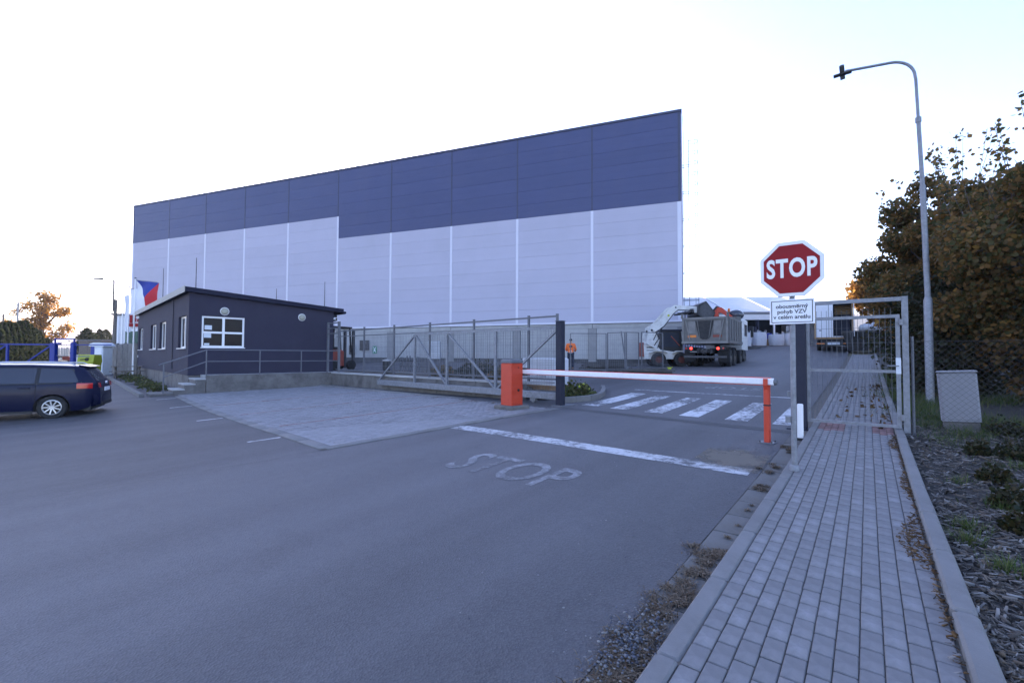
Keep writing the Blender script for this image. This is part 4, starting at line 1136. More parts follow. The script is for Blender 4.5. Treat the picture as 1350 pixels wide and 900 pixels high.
for s in (1,-1):
    part('tailgate_rib', MB().bar((s*1.06,.02,2.74),(s*.80,.02,1.55),.05,.06), M['truck_light'], tg)
    part('tailgate_rib', MB().bar((s*.40,.015,2.72),(s*.25,.015,1.70),.06,.04), M['truck_grey'], tg)
    part('reflective_stripes', MB().box(min(s*.46,s*.94),max(s*.46,s*.94),.035,.048,1.72,1.86), M['amber'] if s < 0 else M['loader_red'], tg)
    part('hinge_post', MB().cbox(min(s*1.2,s*1.32),max(s*1.2,s*1.32),-.05,.10,2.86,3.14,.02), M['truck_grey'], tk)
# load of dark soil
m = MB(); g = []
for i in range(13):
    x = -1.17+i*.195
    g.append([(x, .14+j*.27, 2.35+.72*math.exp(-((x*.9)**2+((j*.27-2.3)/1.9)**2))+.05*rnd.uniform(-1,1)) for j in range(19)])
part('soil_load', m.grid(g), M['chassis'], tk)
# rear lights, under-run bar, mudguards
for s in (1,-1):
    part('light_box', MB().cbox(min(s*.62,s*1.12),max(s*.62,s*1.12),-.03,.08,.98,1.16,.01), M['chassis'], tk)
    part('brake_lamp', MB().lathe([(.001,-.055),(.07,-.05),(.075,-.028)], (s*.74,0,1.07), 'y', 12), M['brake_light'], tk)
    part('brake_lamp', MB().lathe([(.001,-.055),(.055,-.05),(.06,-.028)], (s*1.02,0,1.07), 'y', 12), M['tail_red'], tk)
    part('mud_flap', MB().box(min(s*.66,s*1.24),max(s*.66,s*1.24),.42,.46,.28,.95), M['rubber'], tk)
part('under_run_bar', MB().cbox(-1.18,1.18,.0,.12,.52,.64,.01), M['steel_dark'], tk)
part('tow_coupling', MB().lathe([(.12,-.06),(.17,-.03),(.17,.06),(.12,.08)], (0,0,.92), 'y', 16).box(-.1,.1,.02,.2,.86,.98), M['steel_dark'], tk)
part('number_plate', MB().box(-.80,-.42,-.05,-.035,.84,.91), M['truck_light'], tk)
def truck_wheel(parent, x, y, z, r, w, name='wheel'):
    ty = part(name, MB().lathe([(r*.55,-w/2),(r-.05,-w/2),(r,-w/2+.05),(r,w/2-.05),(r-.05,w/2),(r*.55,w/2)], (x,y,z), 'x', 26), M['rubber'], parent, smooth=40)
    part('rim', MB().lathe([(r*.55,w/2-.02),(r*.5,w/2-.10),(r*.25,w/2-.10),(r*.22,w/2),(.001,w/2)], (x,y,z), 'x', 20).lathe([(r*.55,-w/2+.02),(r*.5,-w/2+.10),(r*.25,-w/2+.10),(r*.22,-w/2),(.001,-w/2)], (x,y,z), 'x', 20), M['truck_grey'], ty)
    return ty
for y in (1.15, 2.52):
    for s in (1,-1):
        truck_wheel(tk, s*.78, y, .52, .52, .29); truck_wheel(tk, s*1.09, y, .52, .52, .29)
        part('mudguard', MB().lathe([(.60,min(s*.62,s*1.25)),(.60,max(s*.62,s*1.25))], (0,y,.52), 'x', 24) if False else MB().prism([(y+.62*math.cos(a), .54+.62*math.sin(a)) for a in np.linspace(.3,math.pi-.3,9)] + [(y+.59*math.cos(a), .54+.59*math.sin(a)) for a in np.linspace(math.pi-.3,.3,9)], 'x', min(s*.62,s*1.24), max(s*.62,s*1.24)), M['rubber'], tk)
for y in (5.2, 6.9):
    for s in (1,-1): truck_wheel(tk, s*1.02, y, .52, .52, .32)
cabn = part('cab', MB().cbox(-1.22,1.22,5.75,7.9,1.05,3.15,.08), M['loader_white'], tk)
part('cab_step', MB().box(-1.22,-1.0,5.7,6.3,.45,1.05).box(1.0,1.22,5.7,6.3,.45,1.05), M['chassis'], cabn)
for s in (1,-1):
    part('side_window', MB().box(min(s*1.221,s*1.228),max(s*1.221,s*1.228),6.4,7.5,2.0,2.8), M['car_glass'], cabn)
    part('mirror', MB().cbox(min(s*1.42,s*1.60),max(s*1.42,s*1.60),7.7,7.85,1.95,2.75,.03).bar((s*1.2,7.8,2.8),(s*1.5,7.8,2.7),.03), M['black'], cabn)
# black cab-roof spoiler with orange beacon
part('roof_deflector', MB().sphere((.78,5.9,3.42), .5, 14, 9, (1.0,.9,.75)), M['car_glass'], cabn, smooth=60)
bc = part('beacon', MB().lathe([(.085,0),(.085,.14),(.05,.2),(.001,.21)], (.35,5.85,3.70), 'z', 12).lathe([(.06,-.55),(.06,.0)], (.35,5.85,3.70), 'z', 8), M['amber'], cabn)
# orange loading crane folded behind the cab
cr_ = part('crane_boom', MB().prism([(-.55,3.0),(-.50,3.75),(-.30,3.98),(.05,3.90),(.95,3.0),(.72,2.95),(.02,3.55),(-.18,3.58),(-.25,3.0)], 'y', 5.15, 5.5), M['orange'], tk)
part('crane_cheek', MB().prism([(-.58,3.05),(-.54,3.78),(-.32,4.03),(-.2,4.0),(-.42,3.72),(-.46,3.05)], 'y', 5.10, 5.55), M['black'], cr_)
part('crane_column', MB().box(-.45,-.15,5.15,5.5,1.2,3.05), M['steel_dark'], tk)

# ================================================================ SKID-STEER LOADER (facing right, bucket over the truck)
ox, oy = 9.8, 28.9
sk = thing('skid_loader', 'white skid-steer loader with raised arms tipping its bucket over the truck', 'loader', (ox, oy, H(ox,oy)), math.radians(-4)); sk.scale = (1.1,1.1,1.08)
WHX, WHR = .62, .40
bd = part('body', MB().prism([(-1.35,.42),(.95,.42),(.98,.62),(.55,.80),(-.45,.95),(-.85,1.35),(-1.32,1.40),(-1.40,1.2)], 'y', -.55, .55), M['loader_white'], sk)
part('engine_grille', MB().cbox(-1.47,-1.38,-.5,.5,.55,1.38,.02), M['loader_red'], bd)
part('side_stripe', MB().box(-1.25,-.62,-.5605,-.551,1.05,1.12).box(-1.25,-.75,-.5605,-.551,.90,.94), M['black'], bd)
for x in (-WHX, WHX):
    for s in (1,-1):
        ty = part('wheel', MB().lathe([(.2,-.13),(WHR-.04,-.13),(WHR,-.09),(WHR,.09),(WHR-.04,.13),(.2,.13)], (x,s*.72,WHR), 'y', 22), M['rubber'], sk, smooth=40)
        part('rim', MB().lathe([(.21,s*.11),(.18,s*.04),(.08,s*.04),(.07,s*.10),(.001,s*.10)], (x,s*.72,WHR), 'y', 18), M['rim_red'], ty)
cg = part('cab_frame', MB().prism([(-.42,.95),(.72,.82),(.78,1.2),(.70,2.02),(-.32,2.05)], 'y', -.43, .43), M['black'], sk)
part('cab_roof', MB().cbox(-.42,.82,-.47,.47,2.05,2.14,.03), M['anthracite'], cg)
part('side_screen', MB().prism([(-.28,1.15),(.60,1.10),(.62,1.95),(-.22,1.97)], 'y', -.436, -.431), M['car_glass'], cg)
part('safety_bar', MB().bar((.15,-.445,1.75),(.62,-.445,1.2),.05), M['loader_red'], cg)
for s in (1,-1):
    y0, y1 = sorted((s*.58, s*.70))
    part('arm_tower', MB().prism([(-1.28,1.3),(-.72,1.0),(-.55,1.5),(-.85,2.05),(-1.02,2.12),(-1.18,1.9)], 'y', y0, y1), M['loader_white'], sk)
    part('lift_arm', MB().prism([(-1.05,2.02),(-.90,1.90),(-.35,2.30),(.45,3.22),(1.35,3.32),(1.40,3.08),(1.55,3.08),(1.56,3.42),(.30,3.52),(.12,3.42),(-.62,2.55),(-1.05,2.26)], 'y', y0, y1), M['loader_white'], sk)
    part('lift_cylinder', MB().tube([(-.75,s*.52,1.35),(-.35,s*.52,2.35)], .05, 8), M['steel_dark'], sk)
    part('pivot_pins', MB().lathe([(.001,-.01),(.06,-.01),(.06,.14),(.001,.14)], (-.98,min(y0,y1),2.08), 'y', 10).lathe([(.001,-.01),(.05,-.01),(.05,.14),(.001,.14)], (.35,min(y0,y1),3.38), 'y', 10), M['black'], sk)
part('hydraulic_hoses', MB().tube([(-.9,-.72,1.5),(-.7,-.74,1.95),(-.3,-.73,2.3),(.25,-.72,3.05),(.5,-.72,3.25),(1.3,-.72,3.2)], .022, 6).tube([(-.85,-.71,1.2),(-.6,-.75,1.6),(-.75,-.73,2.0)], .03, 6), M['black'], sk)
part('tilt_cylinder', MB().tube([(.55,-.35,3.05),(1.5,-.35,3.15)], .06, 8).tube([(.55,.35,3.05),(1.5,.35,3.15)], .06, 8), M['steel_dark'], sk)
part('fender', MB().prism([(-1.1,.82),(-.85,.92),(-.35,.92),(-.12,.80),(-.12,.76),(-.35,.87),(-.85,.87),(-1.1,.77)], 'y', -.86, -.56), M['loader_white'], sk)
part('fender', MB().prism([(.14,.80),(.38,.90),(.85,.90),(1.08,.80),(1.08,.76),(.85,.85),(.38,.85),(.14,.76)], 'y', -.86, -.56), M['loader_white'], sk)
part('rear_link', MB().bar((-1.15,-.62,1.35),(-.95,-.62,2.1),.09,.05).bar((-.55,-.60,1.1),(-.80,-.60,1.9),.08,.05), M['black'], sk)
part('arm_crossbar', MB().box(1.28,1.45,-.6,.6,3.1,3.25), M['steel_dark'], sk)
part('warning_mark', MB().lathe([(.001,-.708),(.07,-.708)], (-.05,0,2.92), 'y', 10), M['yellow_green'], sk)
bk = MB()
bprof = [(1.52,3.50),(1.95,3.72),(2.45,3.05),(2.42,2.98),(1.95,3.62),(1.62,3.42),(1.58,3.0),(2.1,2.62),(2.08,2.57),(1.50,2.95)]
bk.prism(bprof, 'y', -.9, .9)
for s in (-.9,.86): bk.prism([(1.52,3.48),(1.95,3.70),(2.45,3.03),(2.1,2.60),(1.52,2.98)], 'y', s, s+.04)
part('bucket', bk, M['steel_dark'], sk)

# ================================================================ BOX TRAILER with one rear door open
bx_, by_ = G(1101, 462.5)[:2]
bx_, by_ = 25.6, 36.2
tr_ = thing('box_trailer', 'box trailer parked with its right rear door open showing cargo', 'trailer', (bx_, by_, H(bx_,by_)+.0), -math.radians(36))
z0, z1 = 1.12, 3.95
w = MB().box(-1.25,-1.19,.08,11.5,z0,z1).box(1.19,1.25,.08,11.5,z0,z1).box(-1.19,1.19,11.4,11.5,z0,z1).box(-1.19,1.19,.08,11.5,z0,z0+.12)
part('box_walls', w, M['tarp_white'], tr_)
part('box_roof', MB().box(-1.26,1.26,.0,11.5,z1,z1+.09), M['fascia'], tr_)
part('rear_frame', MB().box(-1.27,-1.17,-.02,.08,z0-.1,z1).box(1.17,1.27,-.02,.08,z0-.1,z1).box(-1.17,1.17,-.02,.08,z1-.14,z1-.002).box(-1.17,1.17,-.02,.08,z0-.1,z0+.02), M['hay_wood'], tr_)
dd = part('door', MB().cbox(-1.16,-.02,-.06,-.022,z0+.04,z1-.16,.008), M['sign_white'], tr_)
part('door_bar', MB().tube([(-.3,-.075,z0),(-.3,-.075,z1-.2)],.018,6), M['galv'], dd)
part('door_badge', MB().box(-.95,-.8,-.064,-.0605,z0+.55,z0+.62), M['black'], dd)
part('door', MB().box(1.28,1.33,-1.15,-.03,z0+.04,z1-.16), M['tarp_white'], tr_, label='pale door swung open')
for k in range(5): part('side_plank', MB().box(.05,1.15,1.4,1.44,z1-.9+k*.15,z1-.80+k*.15), M['hay_wood'], tr_)
for k, (x, hgt) in enumerate(((.25,1.7),(.8,1.85))):
    part('cargo_pallet', MB().cbox(x-.26,x+.27,.9,1.35,z0+.13,z0+hgt,.03), M['anthracite'], tr_)
part('chassis', MB().box(-.9,.9,.1,11,.75,1.0), M['chassis'], tr_)
part('under_run_bar', MB().cbox(-1.1,1.1,-.02,.1,.45,.72,.01), M['chassis'], tr_)
part('tail_lamp', MB().box(-1.15,-.6,-.05,-.021,.60,.70), M['amber'], tr_)
part('tail_lamp', MB().box(.6,1.15,-.05,-.021,.60,.70), M['amber'], tr_)
part('number_plate', MB().box(-.4,.4,-.05,-.021,.55,.75), M['paper'], tr_)
for y in (1.6,2.9):
    for s in (1,-1): truck_wheel(tr_, s*1.0, y, .5, .5, .35)

# dark skip with sacks beside the trailer
kx, ky = AT(1147, 462, 35.0)[:2]
sp = thing('skip_container', 'dark steel skip filled with rubbish at the far end of the footpath', 'skip', (kx, ky, H(kx,ky)), -RA)
part('tub', MB().prism([(-1.3,0.1),(1.3,0.1),(1.7,1.5),(-1.7,1.5)], 'y', -.8, .8), M['chassis'], sp)
part('rim', MB().box(-1.75,1.75,-.86,.86,1.5,1.62), M['steel_dark'], sp)
for k in range(4): part('rib', MB().bar((-1.0+k*.66,-.82,.15),(-1.2+k*.8,-.82,1.5),.08), M['steel_dark'], sp)
for (dx_, h_, lab) in ((-.2,.7,'crumpled white sack lying on the dark skip'),(.55,.9,'bulging white sack heaped highest on the dark skip')):
    p = Vector((dx_,0,1.4)); q = Matrix.Rotation(-RA,3,'Z') @ p
    b_ = MB().sphere((0,0,h_*.4), .5, 14, 9, (1.1,.9,h_))
    for i in range(len(b_.v)):
        v_ = b_.v[i]; f_ = 1+.10*math.sin(v_[0]*9+v_[2]*7)+.06*math.sin(v_[1]*13); b_.v[i] = (v_[0]*f_, v_[1]*f_, v_[2])
    o = part('sack', b_, M['bag_white'], None, smooth=60); o.location = (kx+q.x, ky+q.y, H(kx,ky)+1.55); tag(o, lab, 'sack', 'sacks on the skip')
# ================================================================ TENT HALL AND BAGS
tz = 2.75
th_ = thing('tent_hall', 'long white fabric storage tent with open dark bays behind the truck', 'tent', (22.5, 48.0, 0), math.radians(-4))
x0, x1, yd = -4.2, 9.6, 15.0
ze, zr = 6.25, 8.75
bays = np.linspace(x0, x1, 4)
for i in range(3):
    g = []
    for k in range(9):
        x = bays[i] + (bays[i+1]-bays[i])*k/8; sag = .10*math.sin(math.pi*k/8)
        g.append([(x, yd*.5*f, ze+(zr-ze)*f - sag*math.sin(math.pi*f)) for f in np.linspace(0,1,9)])
    part('roof_sheet', MB().grid(g), M['tarp_white'], th_, smooth=60, fix=False)
    part('roof_sheet', MB().grid([[(p[0], yd-p[1], p[2]) for p in r] for r in g]), M['tarp_white'], th_, smooth=60, fix=False)
for x in bays:
    part('roof_rib', MB().bar((x,-.02,ze+.03),(x,yd/2,zr+.05),.14,.08), M['sign_white'], th_)
    part('post', MB().bar((x,.05,2.2),(x,.05,ze-.1),.16), M['sign_white'], th_)
part('eave_beam', MB().box(x0,x1,-.10,.06,ze-.28,ze+.0), M['galv_dull'], th_)
part('valance', MB().box(x0,x1,-.16,-.11,ze-.85,ze-.30), M['tarp_white'], th_)
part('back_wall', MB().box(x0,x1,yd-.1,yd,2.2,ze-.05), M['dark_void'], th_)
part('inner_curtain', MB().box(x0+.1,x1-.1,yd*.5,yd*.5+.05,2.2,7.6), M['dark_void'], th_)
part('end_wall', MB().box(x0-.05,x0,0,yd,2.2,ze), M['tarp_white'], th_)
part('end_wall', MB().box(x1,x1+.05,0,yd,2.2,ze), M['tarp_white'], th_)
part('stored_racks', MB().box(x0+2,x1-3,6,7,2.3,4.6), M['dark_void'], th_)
# big bags under the tent edge
def big_bag(px, Y, w, h, lab):
    x, y = AT(px, 455, Y)[:2]; z = H(x,y); w *= .8
    t = thing('bulk_bag', lab, 'bulk bag', (x,y,z), rnd.uniform(-.15,.15), 'white bulk bags by the tent')
    g = MB(); n = 20; prof = []
    for i in range(9):
        f = i/8; r = w*(.47+.05*math.sin(f*math.pi)); prof.append((f*h, r))
    rows = []
    for zz, r in prof:
        rows.append([(r*np.sign(math.cos(a))*abs(math.cos(a))**.45*(1+.02*math.sin(7*a+zz*5)), r*np.sign(math.sin(a))*abs(math.sin(a))**.45, zz) for a in np.linspace(0,2*math.pi,n+1)])
    g.grid(rows); g.add([(p[0],p[1],h) for p in rows[-1][:-1]], [tuple(range(n))])
    part('sack_body', g, M['bag_white'], t, smooth=60)
    for sx in (-1,1):
        for sy in (-1,1): part('lifting_loop', MB().tube([(sx*w*.4,sy*w*.4,h-.02),(sx*w*.42,sy*w*.42,h+.18),(sx*w*.30,sy*w*.42,h+.18),(sx*w*.28,sy*w*.4,h-.02)], .025, 5), M['bag_white'], t)
    part('pallet', MB().box(-w*.55,w*.55,-w*.5,w*.5,-.02,.0).box(-w*.55,w*.55,-w*.5,-w*.4,.0,.004), M['wood'], t)
for px, Y, w, h, lab in ((1001,44.5,1.35,1.3,'upright white bulk bag with four loops before the tent post'),(1023,45,1.5,1.1,'wide white bulk bag beside the blue drum'),(1040,45.5,1.3,1.2,'white bulk bag half hidden behind the stop sign pole'),(984,43.5,.95,1.3,'slim white bulk bag leaning near the dump truck')): big_bag(px,Y,w,h,lab)
x, y = AT(1013.5, 455, 45.5)[:2]
dr = thing('drum', 'blue plastic drum on a wooden crate between the bulk bags', 'drum', (x,y,H(x,y)))
part('crate', MB().box(-.3,.3,-.3,.3,0,.62), M['wood'], dr)
part('barrel', MB().lathe([(.001,.62),(.27,.62),(.29,.75),(.28,.9),(.29,1.05),(.27,1.2),(.001,1.2)], (0,0,0), 'z', 16), M['blue_paint'], dr, smooth=40)
x, y = AT(993.5, 455, 46.5)[:2]
o = part('timber_stack', MB().box(-.5,-.3,-.2,.2,0,1.9).box(-.25,-.02,-.2,.2,0,1.9).box(.05,.25,-.2,.2,0,1.9).box(.35,.5,-.2,.2,0,2.6), M['anthracite']); o.location=(x,y,H(x,y)); tag(o,'upright dark steel profiles stored just inside the tent','profiles')
# steel plates lying by the tent
x, y = AT(986, 459, 41)[:2]
o = part('flat_steel_heap', MB().box(-1.3,1.0,-.3,.3,0,.1).bar((-1.0,-.2,.15),(1.4,.2,.2),.2,.08).bar((-.2,-.4,.2),(1.6,-.1,.18),.15,.06), M['steel_dark']); o.location=(x,y,H(x,y)); tag(o,'low heap of dark flat steel lying before the bulk bags','steel heap')
# ribbed annex between warehouse and tent
ax_, ay_ = 14.6, 38.4
an = thing('ribbed_annex', 'small grey ribbed metal annex beside the warehouse corner', 'annex', (ax_, ay_, 0), math.atan2(WX[1], WX[0]))
part('wall', MB().box(-1.6,.2,-4,0,.9,5.7), M['galv_dull'], an)
m = MB()
for k in range(9): m.box(-1.58+k*.2,-1.48+k*.2,0.001,.05,.92,5.68)
part('ribs', m, M['panel_light'], an)
part('roof', MB().box(-1.7,.3,-4.1,.1,5.701,5.8), M['galv_dull'], an)

# ================================================================ TEMPORARY FENCE, STEEL PILES, WORKER
def temp_panel(pa, pb, Y0, Y1, lab, top=2.0, lean=0.0):
    a = AT(pa, 489, Y0); b = AT(pb, 489, Y1); za, zb = H(a[0],a[1]), H(b[0],b[1])
    L_ = math.hypot(b[0]-a[0], b[1]-a[1]); t = thing('fence_panel', lab, 'fence panel', (a[0],a[1],min(za,zb)), math.atan2(b[1]-a[1], b[0]-a[0]), 'temporary fence panels')
    t.rotation_euler[0] = lean
    part('frame', MB().bar((0,0,.02),(0,0,top),.042).bar((L_,0,.02),(L_,0,top),.042).bar((0,0,top),(L_,0,top),.038).bar((0,0,.15),(L_,0,.15),.038), M['galv_dull'], t)
    part('mesh', wiremesh(MB(), .06, L_-.06, .2, top-.05, 0, .11, .24, .005), M['wire'], t)
    part('foot', MB().cbox(-.12,.12,-.35,.35,-.06,.1,.02), M['concrete_dark'], t)
for a, b, c, d, lab, ln in ((752,799,23.2,23.2,'temporary mesh fence panel just right of the worker',0),(801,826,23.3,22.6,'temporary mesh fence panel next to a leaning pole',0),(824,842,22.4,22.6,'narrow temporary mesh fence panel left of the loader',0),(846,874,22.6,23.6,'temporary mesh fence panel in front of the loader',0)):
    temp_panel(a,b,c,d,lab,lean=ln)
x, y = AT(827, 487, 22.1)[:2]
o = part('leaning_pole', MB().bar((.0,0,.0),(-.28,.05,2.05),.05).bar((0,-.02,0),(0.02,0,.35),.06), M['galv_dull']); o.location=(x,y,H(x,y)); tag(o,'thin leaning steel pole with a wooden foot before the fence panels','pole')
def pile(px, py, Y, L_, W_, h_, n, ang, lab, material='steel_dark'):
    x, y = AT(px, py, Y)[:2]; t = thing('steel_pile', lab, 'steel pile', (x,y,H(x,y)), ang, 'piles of dark steel')
    for k in range(n):
        yy = rnd.uniform(-W_/2, W_/2); zz = .04+rnd.uniform(0,h_)*(1-abs(yy)/W_); xx = rnd.uniform(-.3,.3); l = L_*rnd.uniform(.7,1)/2
        part('beam', MB().bar((xx-l,yy,zz),(xx+l,yy+rnd.uniform(-.15,.15),zz+rnd.uniform(-.05,.08)), rnd.uniform(.06,.14), rnd.uniform(.05,.1)), M[material], t)
pile(800, 488, 24.3, 3.0, 1.2, .42, 16, .06, 'long pile of dark steel beams behind the mesh panels')
pile(848, 489, 22.0, 2.6, .8, .3, 12, -.25, 'short pile of dark steel beams near the loader')
x, y = AT(882, 486, 24.6)[:2]
o = part('yellow_clamp', MB().cbox(-.10,.10,-.07,.07,.02,.13,.02).bar((-.28,0,.07),(-.10,0,.07),.03).bar((.10,0,.07),(.2,.05,.14),.03), M['yellow_green']); o.location=(x,y,H(x,y)); tag(o,'small yellow clamp lying on the asphalt behind the truck','clamp')
x, y = AT(857, 490, 22.0)[:2]
o = part('pale_block', MB().cbox(-.25,.25,-.12,.12,0,.12,.02).cbox(-.2,.1,-.1,.1,.121,.18,.01), M['concrete_light']); o.location=(x,y,H(x,y)); tag(o,'small pale concrete block lying by the steel pile','block')

def worker():
    px_, Y = 752.5, 25.6
    x, y = AT(px_, 480, Y)[:2]; z = H(x,y)
    w_ = thing('person', 'person in orange high-visibility jacket and dark trousers seen from behind', 'person', (x,y,z), math.radians(-8))
    def skinned(name, verts, edges, radii, material, sub=2, parent=w_, root=0):
        me = bpy.data.meshes.new(name); me.from_pydata(verts, edges, []); me.update()
        o = put(name, me, parent, None); me.materials.append(material)
        sm_ = o.modifiers.new('skin','SKIN'); 
        for i, r in enumerate(radii):
            me.skin_vertices[0].data[i].radius = (r,r) if not isinstance(r,tuple) else r
        me.skin_vertices[0].data[root].use_root = True
        sb = o.modifiers.new('sub','SUBSURF'); sb.levels = sub; sb.render_levels = sub
        dg = bpy.context.evaluated_depsgraph_get(); bpy.context.view_layer.update()
        m2 = bpy.data.meshes.new_from_object(o.evaluated_get(bpy.context.evaluated_depsgraph_get()))
        o.modifiers.clear(); o.data = m2; bpy.data.meshes.remove(me)
        m2.materials.clear(); m2.materials.append(material)
        m2.polygons.foreach_set('use_smooth', [True]*len(m2.polygons))
        return o
    # facing +y (away from camera); x right
    V_ = [(0,0,.96),(0,.0,1.15),(0,-.01,1.36),(0,.0,1.48),(0,.02,1.56),(0,.03,1.66),(0,.03,1.74),   # 0-6 spine, neck, head
         (.10,0,.93),(.11,.03,.50),(.11,-.01,.09),(.12,.12,.04),                                  # right leg
         (-.10,0,.93),(-.12,.00,.50),(-.13,-.04,.09),(-.14,.09,.04),                              # left leg
         (.19,.0,1.42),(.27,.02,1.16),(.24,.22,1.06),(.21,.30,1.10),                               # right arm bent forwards
         (-.19,.0,1.42),(-.26,.02,1.16),(-.20,.22,1.08),(-.17,.30,1.13)]
    E_ = [(0,1),(1,2),(2,3),(3,4),(4,5),(5,6),(0,7),(7,8),(8,9),(9,10),(0,11),(11,12),(12,13),(13,14),(2,15),(15,16),(16,17),(17,18),(2,19),(19,20),(20,21),(21,22)]
    Rr = [(.15,.11),(.14,.10),(.16,.11),.075,.055,.085,.07,.085,.062,.045,.045,.085,.062,.045,.045,.065,.048,.038,.035,.065,.048,.038,.035]
    skinned('body', V_, E_, Rr, M['skin'])
    hd = [(0,.025,1.60),(0,.03,1.68),(0,.03,1.75)]
    skinned('hair', [(0,-.005,1.62),(0,.0,1.69),(0,.015,1.755)], [(0,1),(1,2)], [.078,.102,.075], M['hair'])
    tv = V_[0:1]+V_[7:10]+V_[11:14]
    skinned('trousers', [(0,0,.98),(.10,0,.90),(.11,.03,.50),(.11,-.01,.12),(-.10,0,.90),(-.12,0,.50),(-.13,-.04,.12)], [(0,1),(1,2),(2,3),(0,4),(4,5),(5,6)], [(.17,.13),.108,.088,.078,.108,.088,.078], M['trousers'])
    jk = skinned('jacket', [(0,0,.90),(0,0,1.15),(0,-.01,1.36),(0,.0,1.47),(.19,0,1.42),(.275,.02,1.16),(.245,.22,1.06),(-.19,0,1.42),(-.265,.02,1.16),(-.205,.22,1.08)], [(0,1),(1,2),(2,3),(2,4),(4,5),(5,6),(2,7),(7,8),(8,9)], [(.20,.15),(.185,.135),(.205,.145),.095,.088,.070,.058,.088,.070,.058], M['hivis'])
    part('reflective_band', MB().prism([(.172*math.cos(a), .128*math.sin(a)) for a in np.linspace(0,2*math.pi,24,endpoint=False)], 'z', 1.03, 1.08).prism([(.176*math.cos(a), .132*math.sin(a)) for a in np.linspace(0,2*math.pi,24,endpoint=False)], 'z', .95, .985), M['reflective'], jk)
    part('back_print', MB().box(-.09,.09,-.150,-.10,1.27,1.37), M['anthracite'], jk)
    for s in (1,-1):
        part('boot', MB().cbox(s*.12-.05,s*.12+.05,-.09+(-.03 if s<0 else 0),.17,0,.10,.03), M['black'], w_)
        # hands: palm with five fingers, curled forwards
        hx_ = .205 if s > 0 else -.165; hy_, hz_ = .30, (1.10 if s > 0 else 1.13)
        hm = MB().cbox(hx_-.04,hx_+.04,hy_,hy_+.09,hz_-.02,hz_+.015,.012)
        for k in range(4): hm.tube([(hx_-.03+k*.02,hy_+.08,hz_),(hx_-.03+k*.02,hy_+.13-.008*abs(k-1.5),hz_-.01),(hx_-.03+k*.02,hy_+.14,hz_-.045)], .009, 6)
        hm.tube([(hx_-s*.035,hy_+.02,hz_),(hx_-s*.065,hy_+.06,hz_-.005),(hx_-s*.06,hy_+.095,hz_-.02)], .010, 6)
        part('hand', hm, M['skin'], w_, smooth=50)
worker()

# ================================================================ YARD CLUTTER BEHIND THE FENCE
def at_bed(u, v): return bed_fn(np.float64(u), np.float64(v))
# pipes standing in a rack
x, y = at_bed(1.9+1.0, 2.6)
rk = thing('pipe_rack', 'rack of thin upright grey steel stakes behind the mesh fence', 'rack', (float(x), float(y), .72), fq)
for k in range(13): part('stake', MB().bar((-1.3+k*.21,0,0),(-1.3+k*.21+rnd.uniform(-.04,.04),rnd.uniform(-.05,.05),.78+rnd.uniform(-.06,.05)),.045), M['galv_dull'], rk)
part('rail', MB().bar((-1.4,0,.30),(1.4,0,.30),.05).bar((-1.4,0,.58),(1.4,0,.58),.05), M['steel_dark'], rk)
x, y = at_bed(.95, 2.2)
lb = thing('litter_bin', 'small black litter bin with pale lid behind the fence', 'bin', (float(x), float(y), .72), fq)
part('tub', MB().lathe([(.001,0),(.17,0),(.20,.55),(.19,.56)], (0,0,0), 'z', 14), M['black'], lb)
part('lid', MB().lathe([(.21,.56),(.2,.62),(.001,.66)], (0,0,0), 'z', 14), M['concrete_light'], lb)
# notices on the plinth wall
def plinth_u(px):
    r = (px-675)/600.; return (r*WB[1]-WB[0])/(WX[0]-r*WX[1])
u_ = plinth_u(494)
sgn_ = thing('assembly_sign', 'small green and white emergency assembly sign on the warehouse wall', 'sign', (WB[0], WB[1], 0), math.atan2(WX[1], WX[0]))
zz = AT(494, 461, WB[1]+u_*WX[1])[2]
part('plate', MB().box(u_-.22,u_+.22,-.018,.006,zz-.33,zz+.33), mat('sign_green',(.01,.22,.10),.5), sgn_)
m = MB()
for (sx,sy,ex,ey) in ((-.17,.27,-.05,.10),(.17,.27,.05,.10),(-.17,-.27,-.05,-.10),(.17,-.27,.05,-.10)): m.bar((u_+sx,.009,zz+sy),(u_+ex,.009,zz+ey),.012,.05,up=(1,0,0))
m.lathe([(.001,.010),(.10,.010)], (u_,0,zz-.02), 'y', 12).lathe([(.001,.010),(.045,.010)], (u_,0,zz+.12), 'y', 10)
part('pictogram', m, M['sign_white'], sgn_)
u_ = plinth_u(464.5); zz = AT(464.5, 461, WB[1]+u_*WX[1])[2]
o = part('meter_cabinet', MB().cbox(u_-.27,u_+.27,-.02,.14,zz-.42,zz+.42,.02), M['steel_dark'], None)
o.location = (WB[0],WB[1],0); o.rotation_euler = (0,0,math.atan2(WX[1],WX[0])); tag(o,'small dark grey meter cabinet on the pale plinth wall','cabinet')
# white wrapped pallet seen through the gate
x, y = G(727, 500)[:2]; x, y = 1.15, 14.6
wpz = thing('wrapped_pallet', 'pale wrapped block pallet standing behind the sliding gate', 'pallet', (x, y, H(x,y)+.25), fq)
part('load', MB().cbox(-.75,.55,-.4,.4,.15,1.0,.04), M['bag_white'], wpz)
for k in range(3): part('pallet_runner', MB().box(-.75,.55,-.38+k*.32,-.26+k*.32,0,.1), M['wood'], wpz)
part('pallet_deck', MB().box(-.77,.57,-.41,.41,.1,.148), M['wood'], wpz)
part('plinth_slab', MB().box(-.9,.7,-.5,.5,-.3,-.002), M['concrete'], wpz)
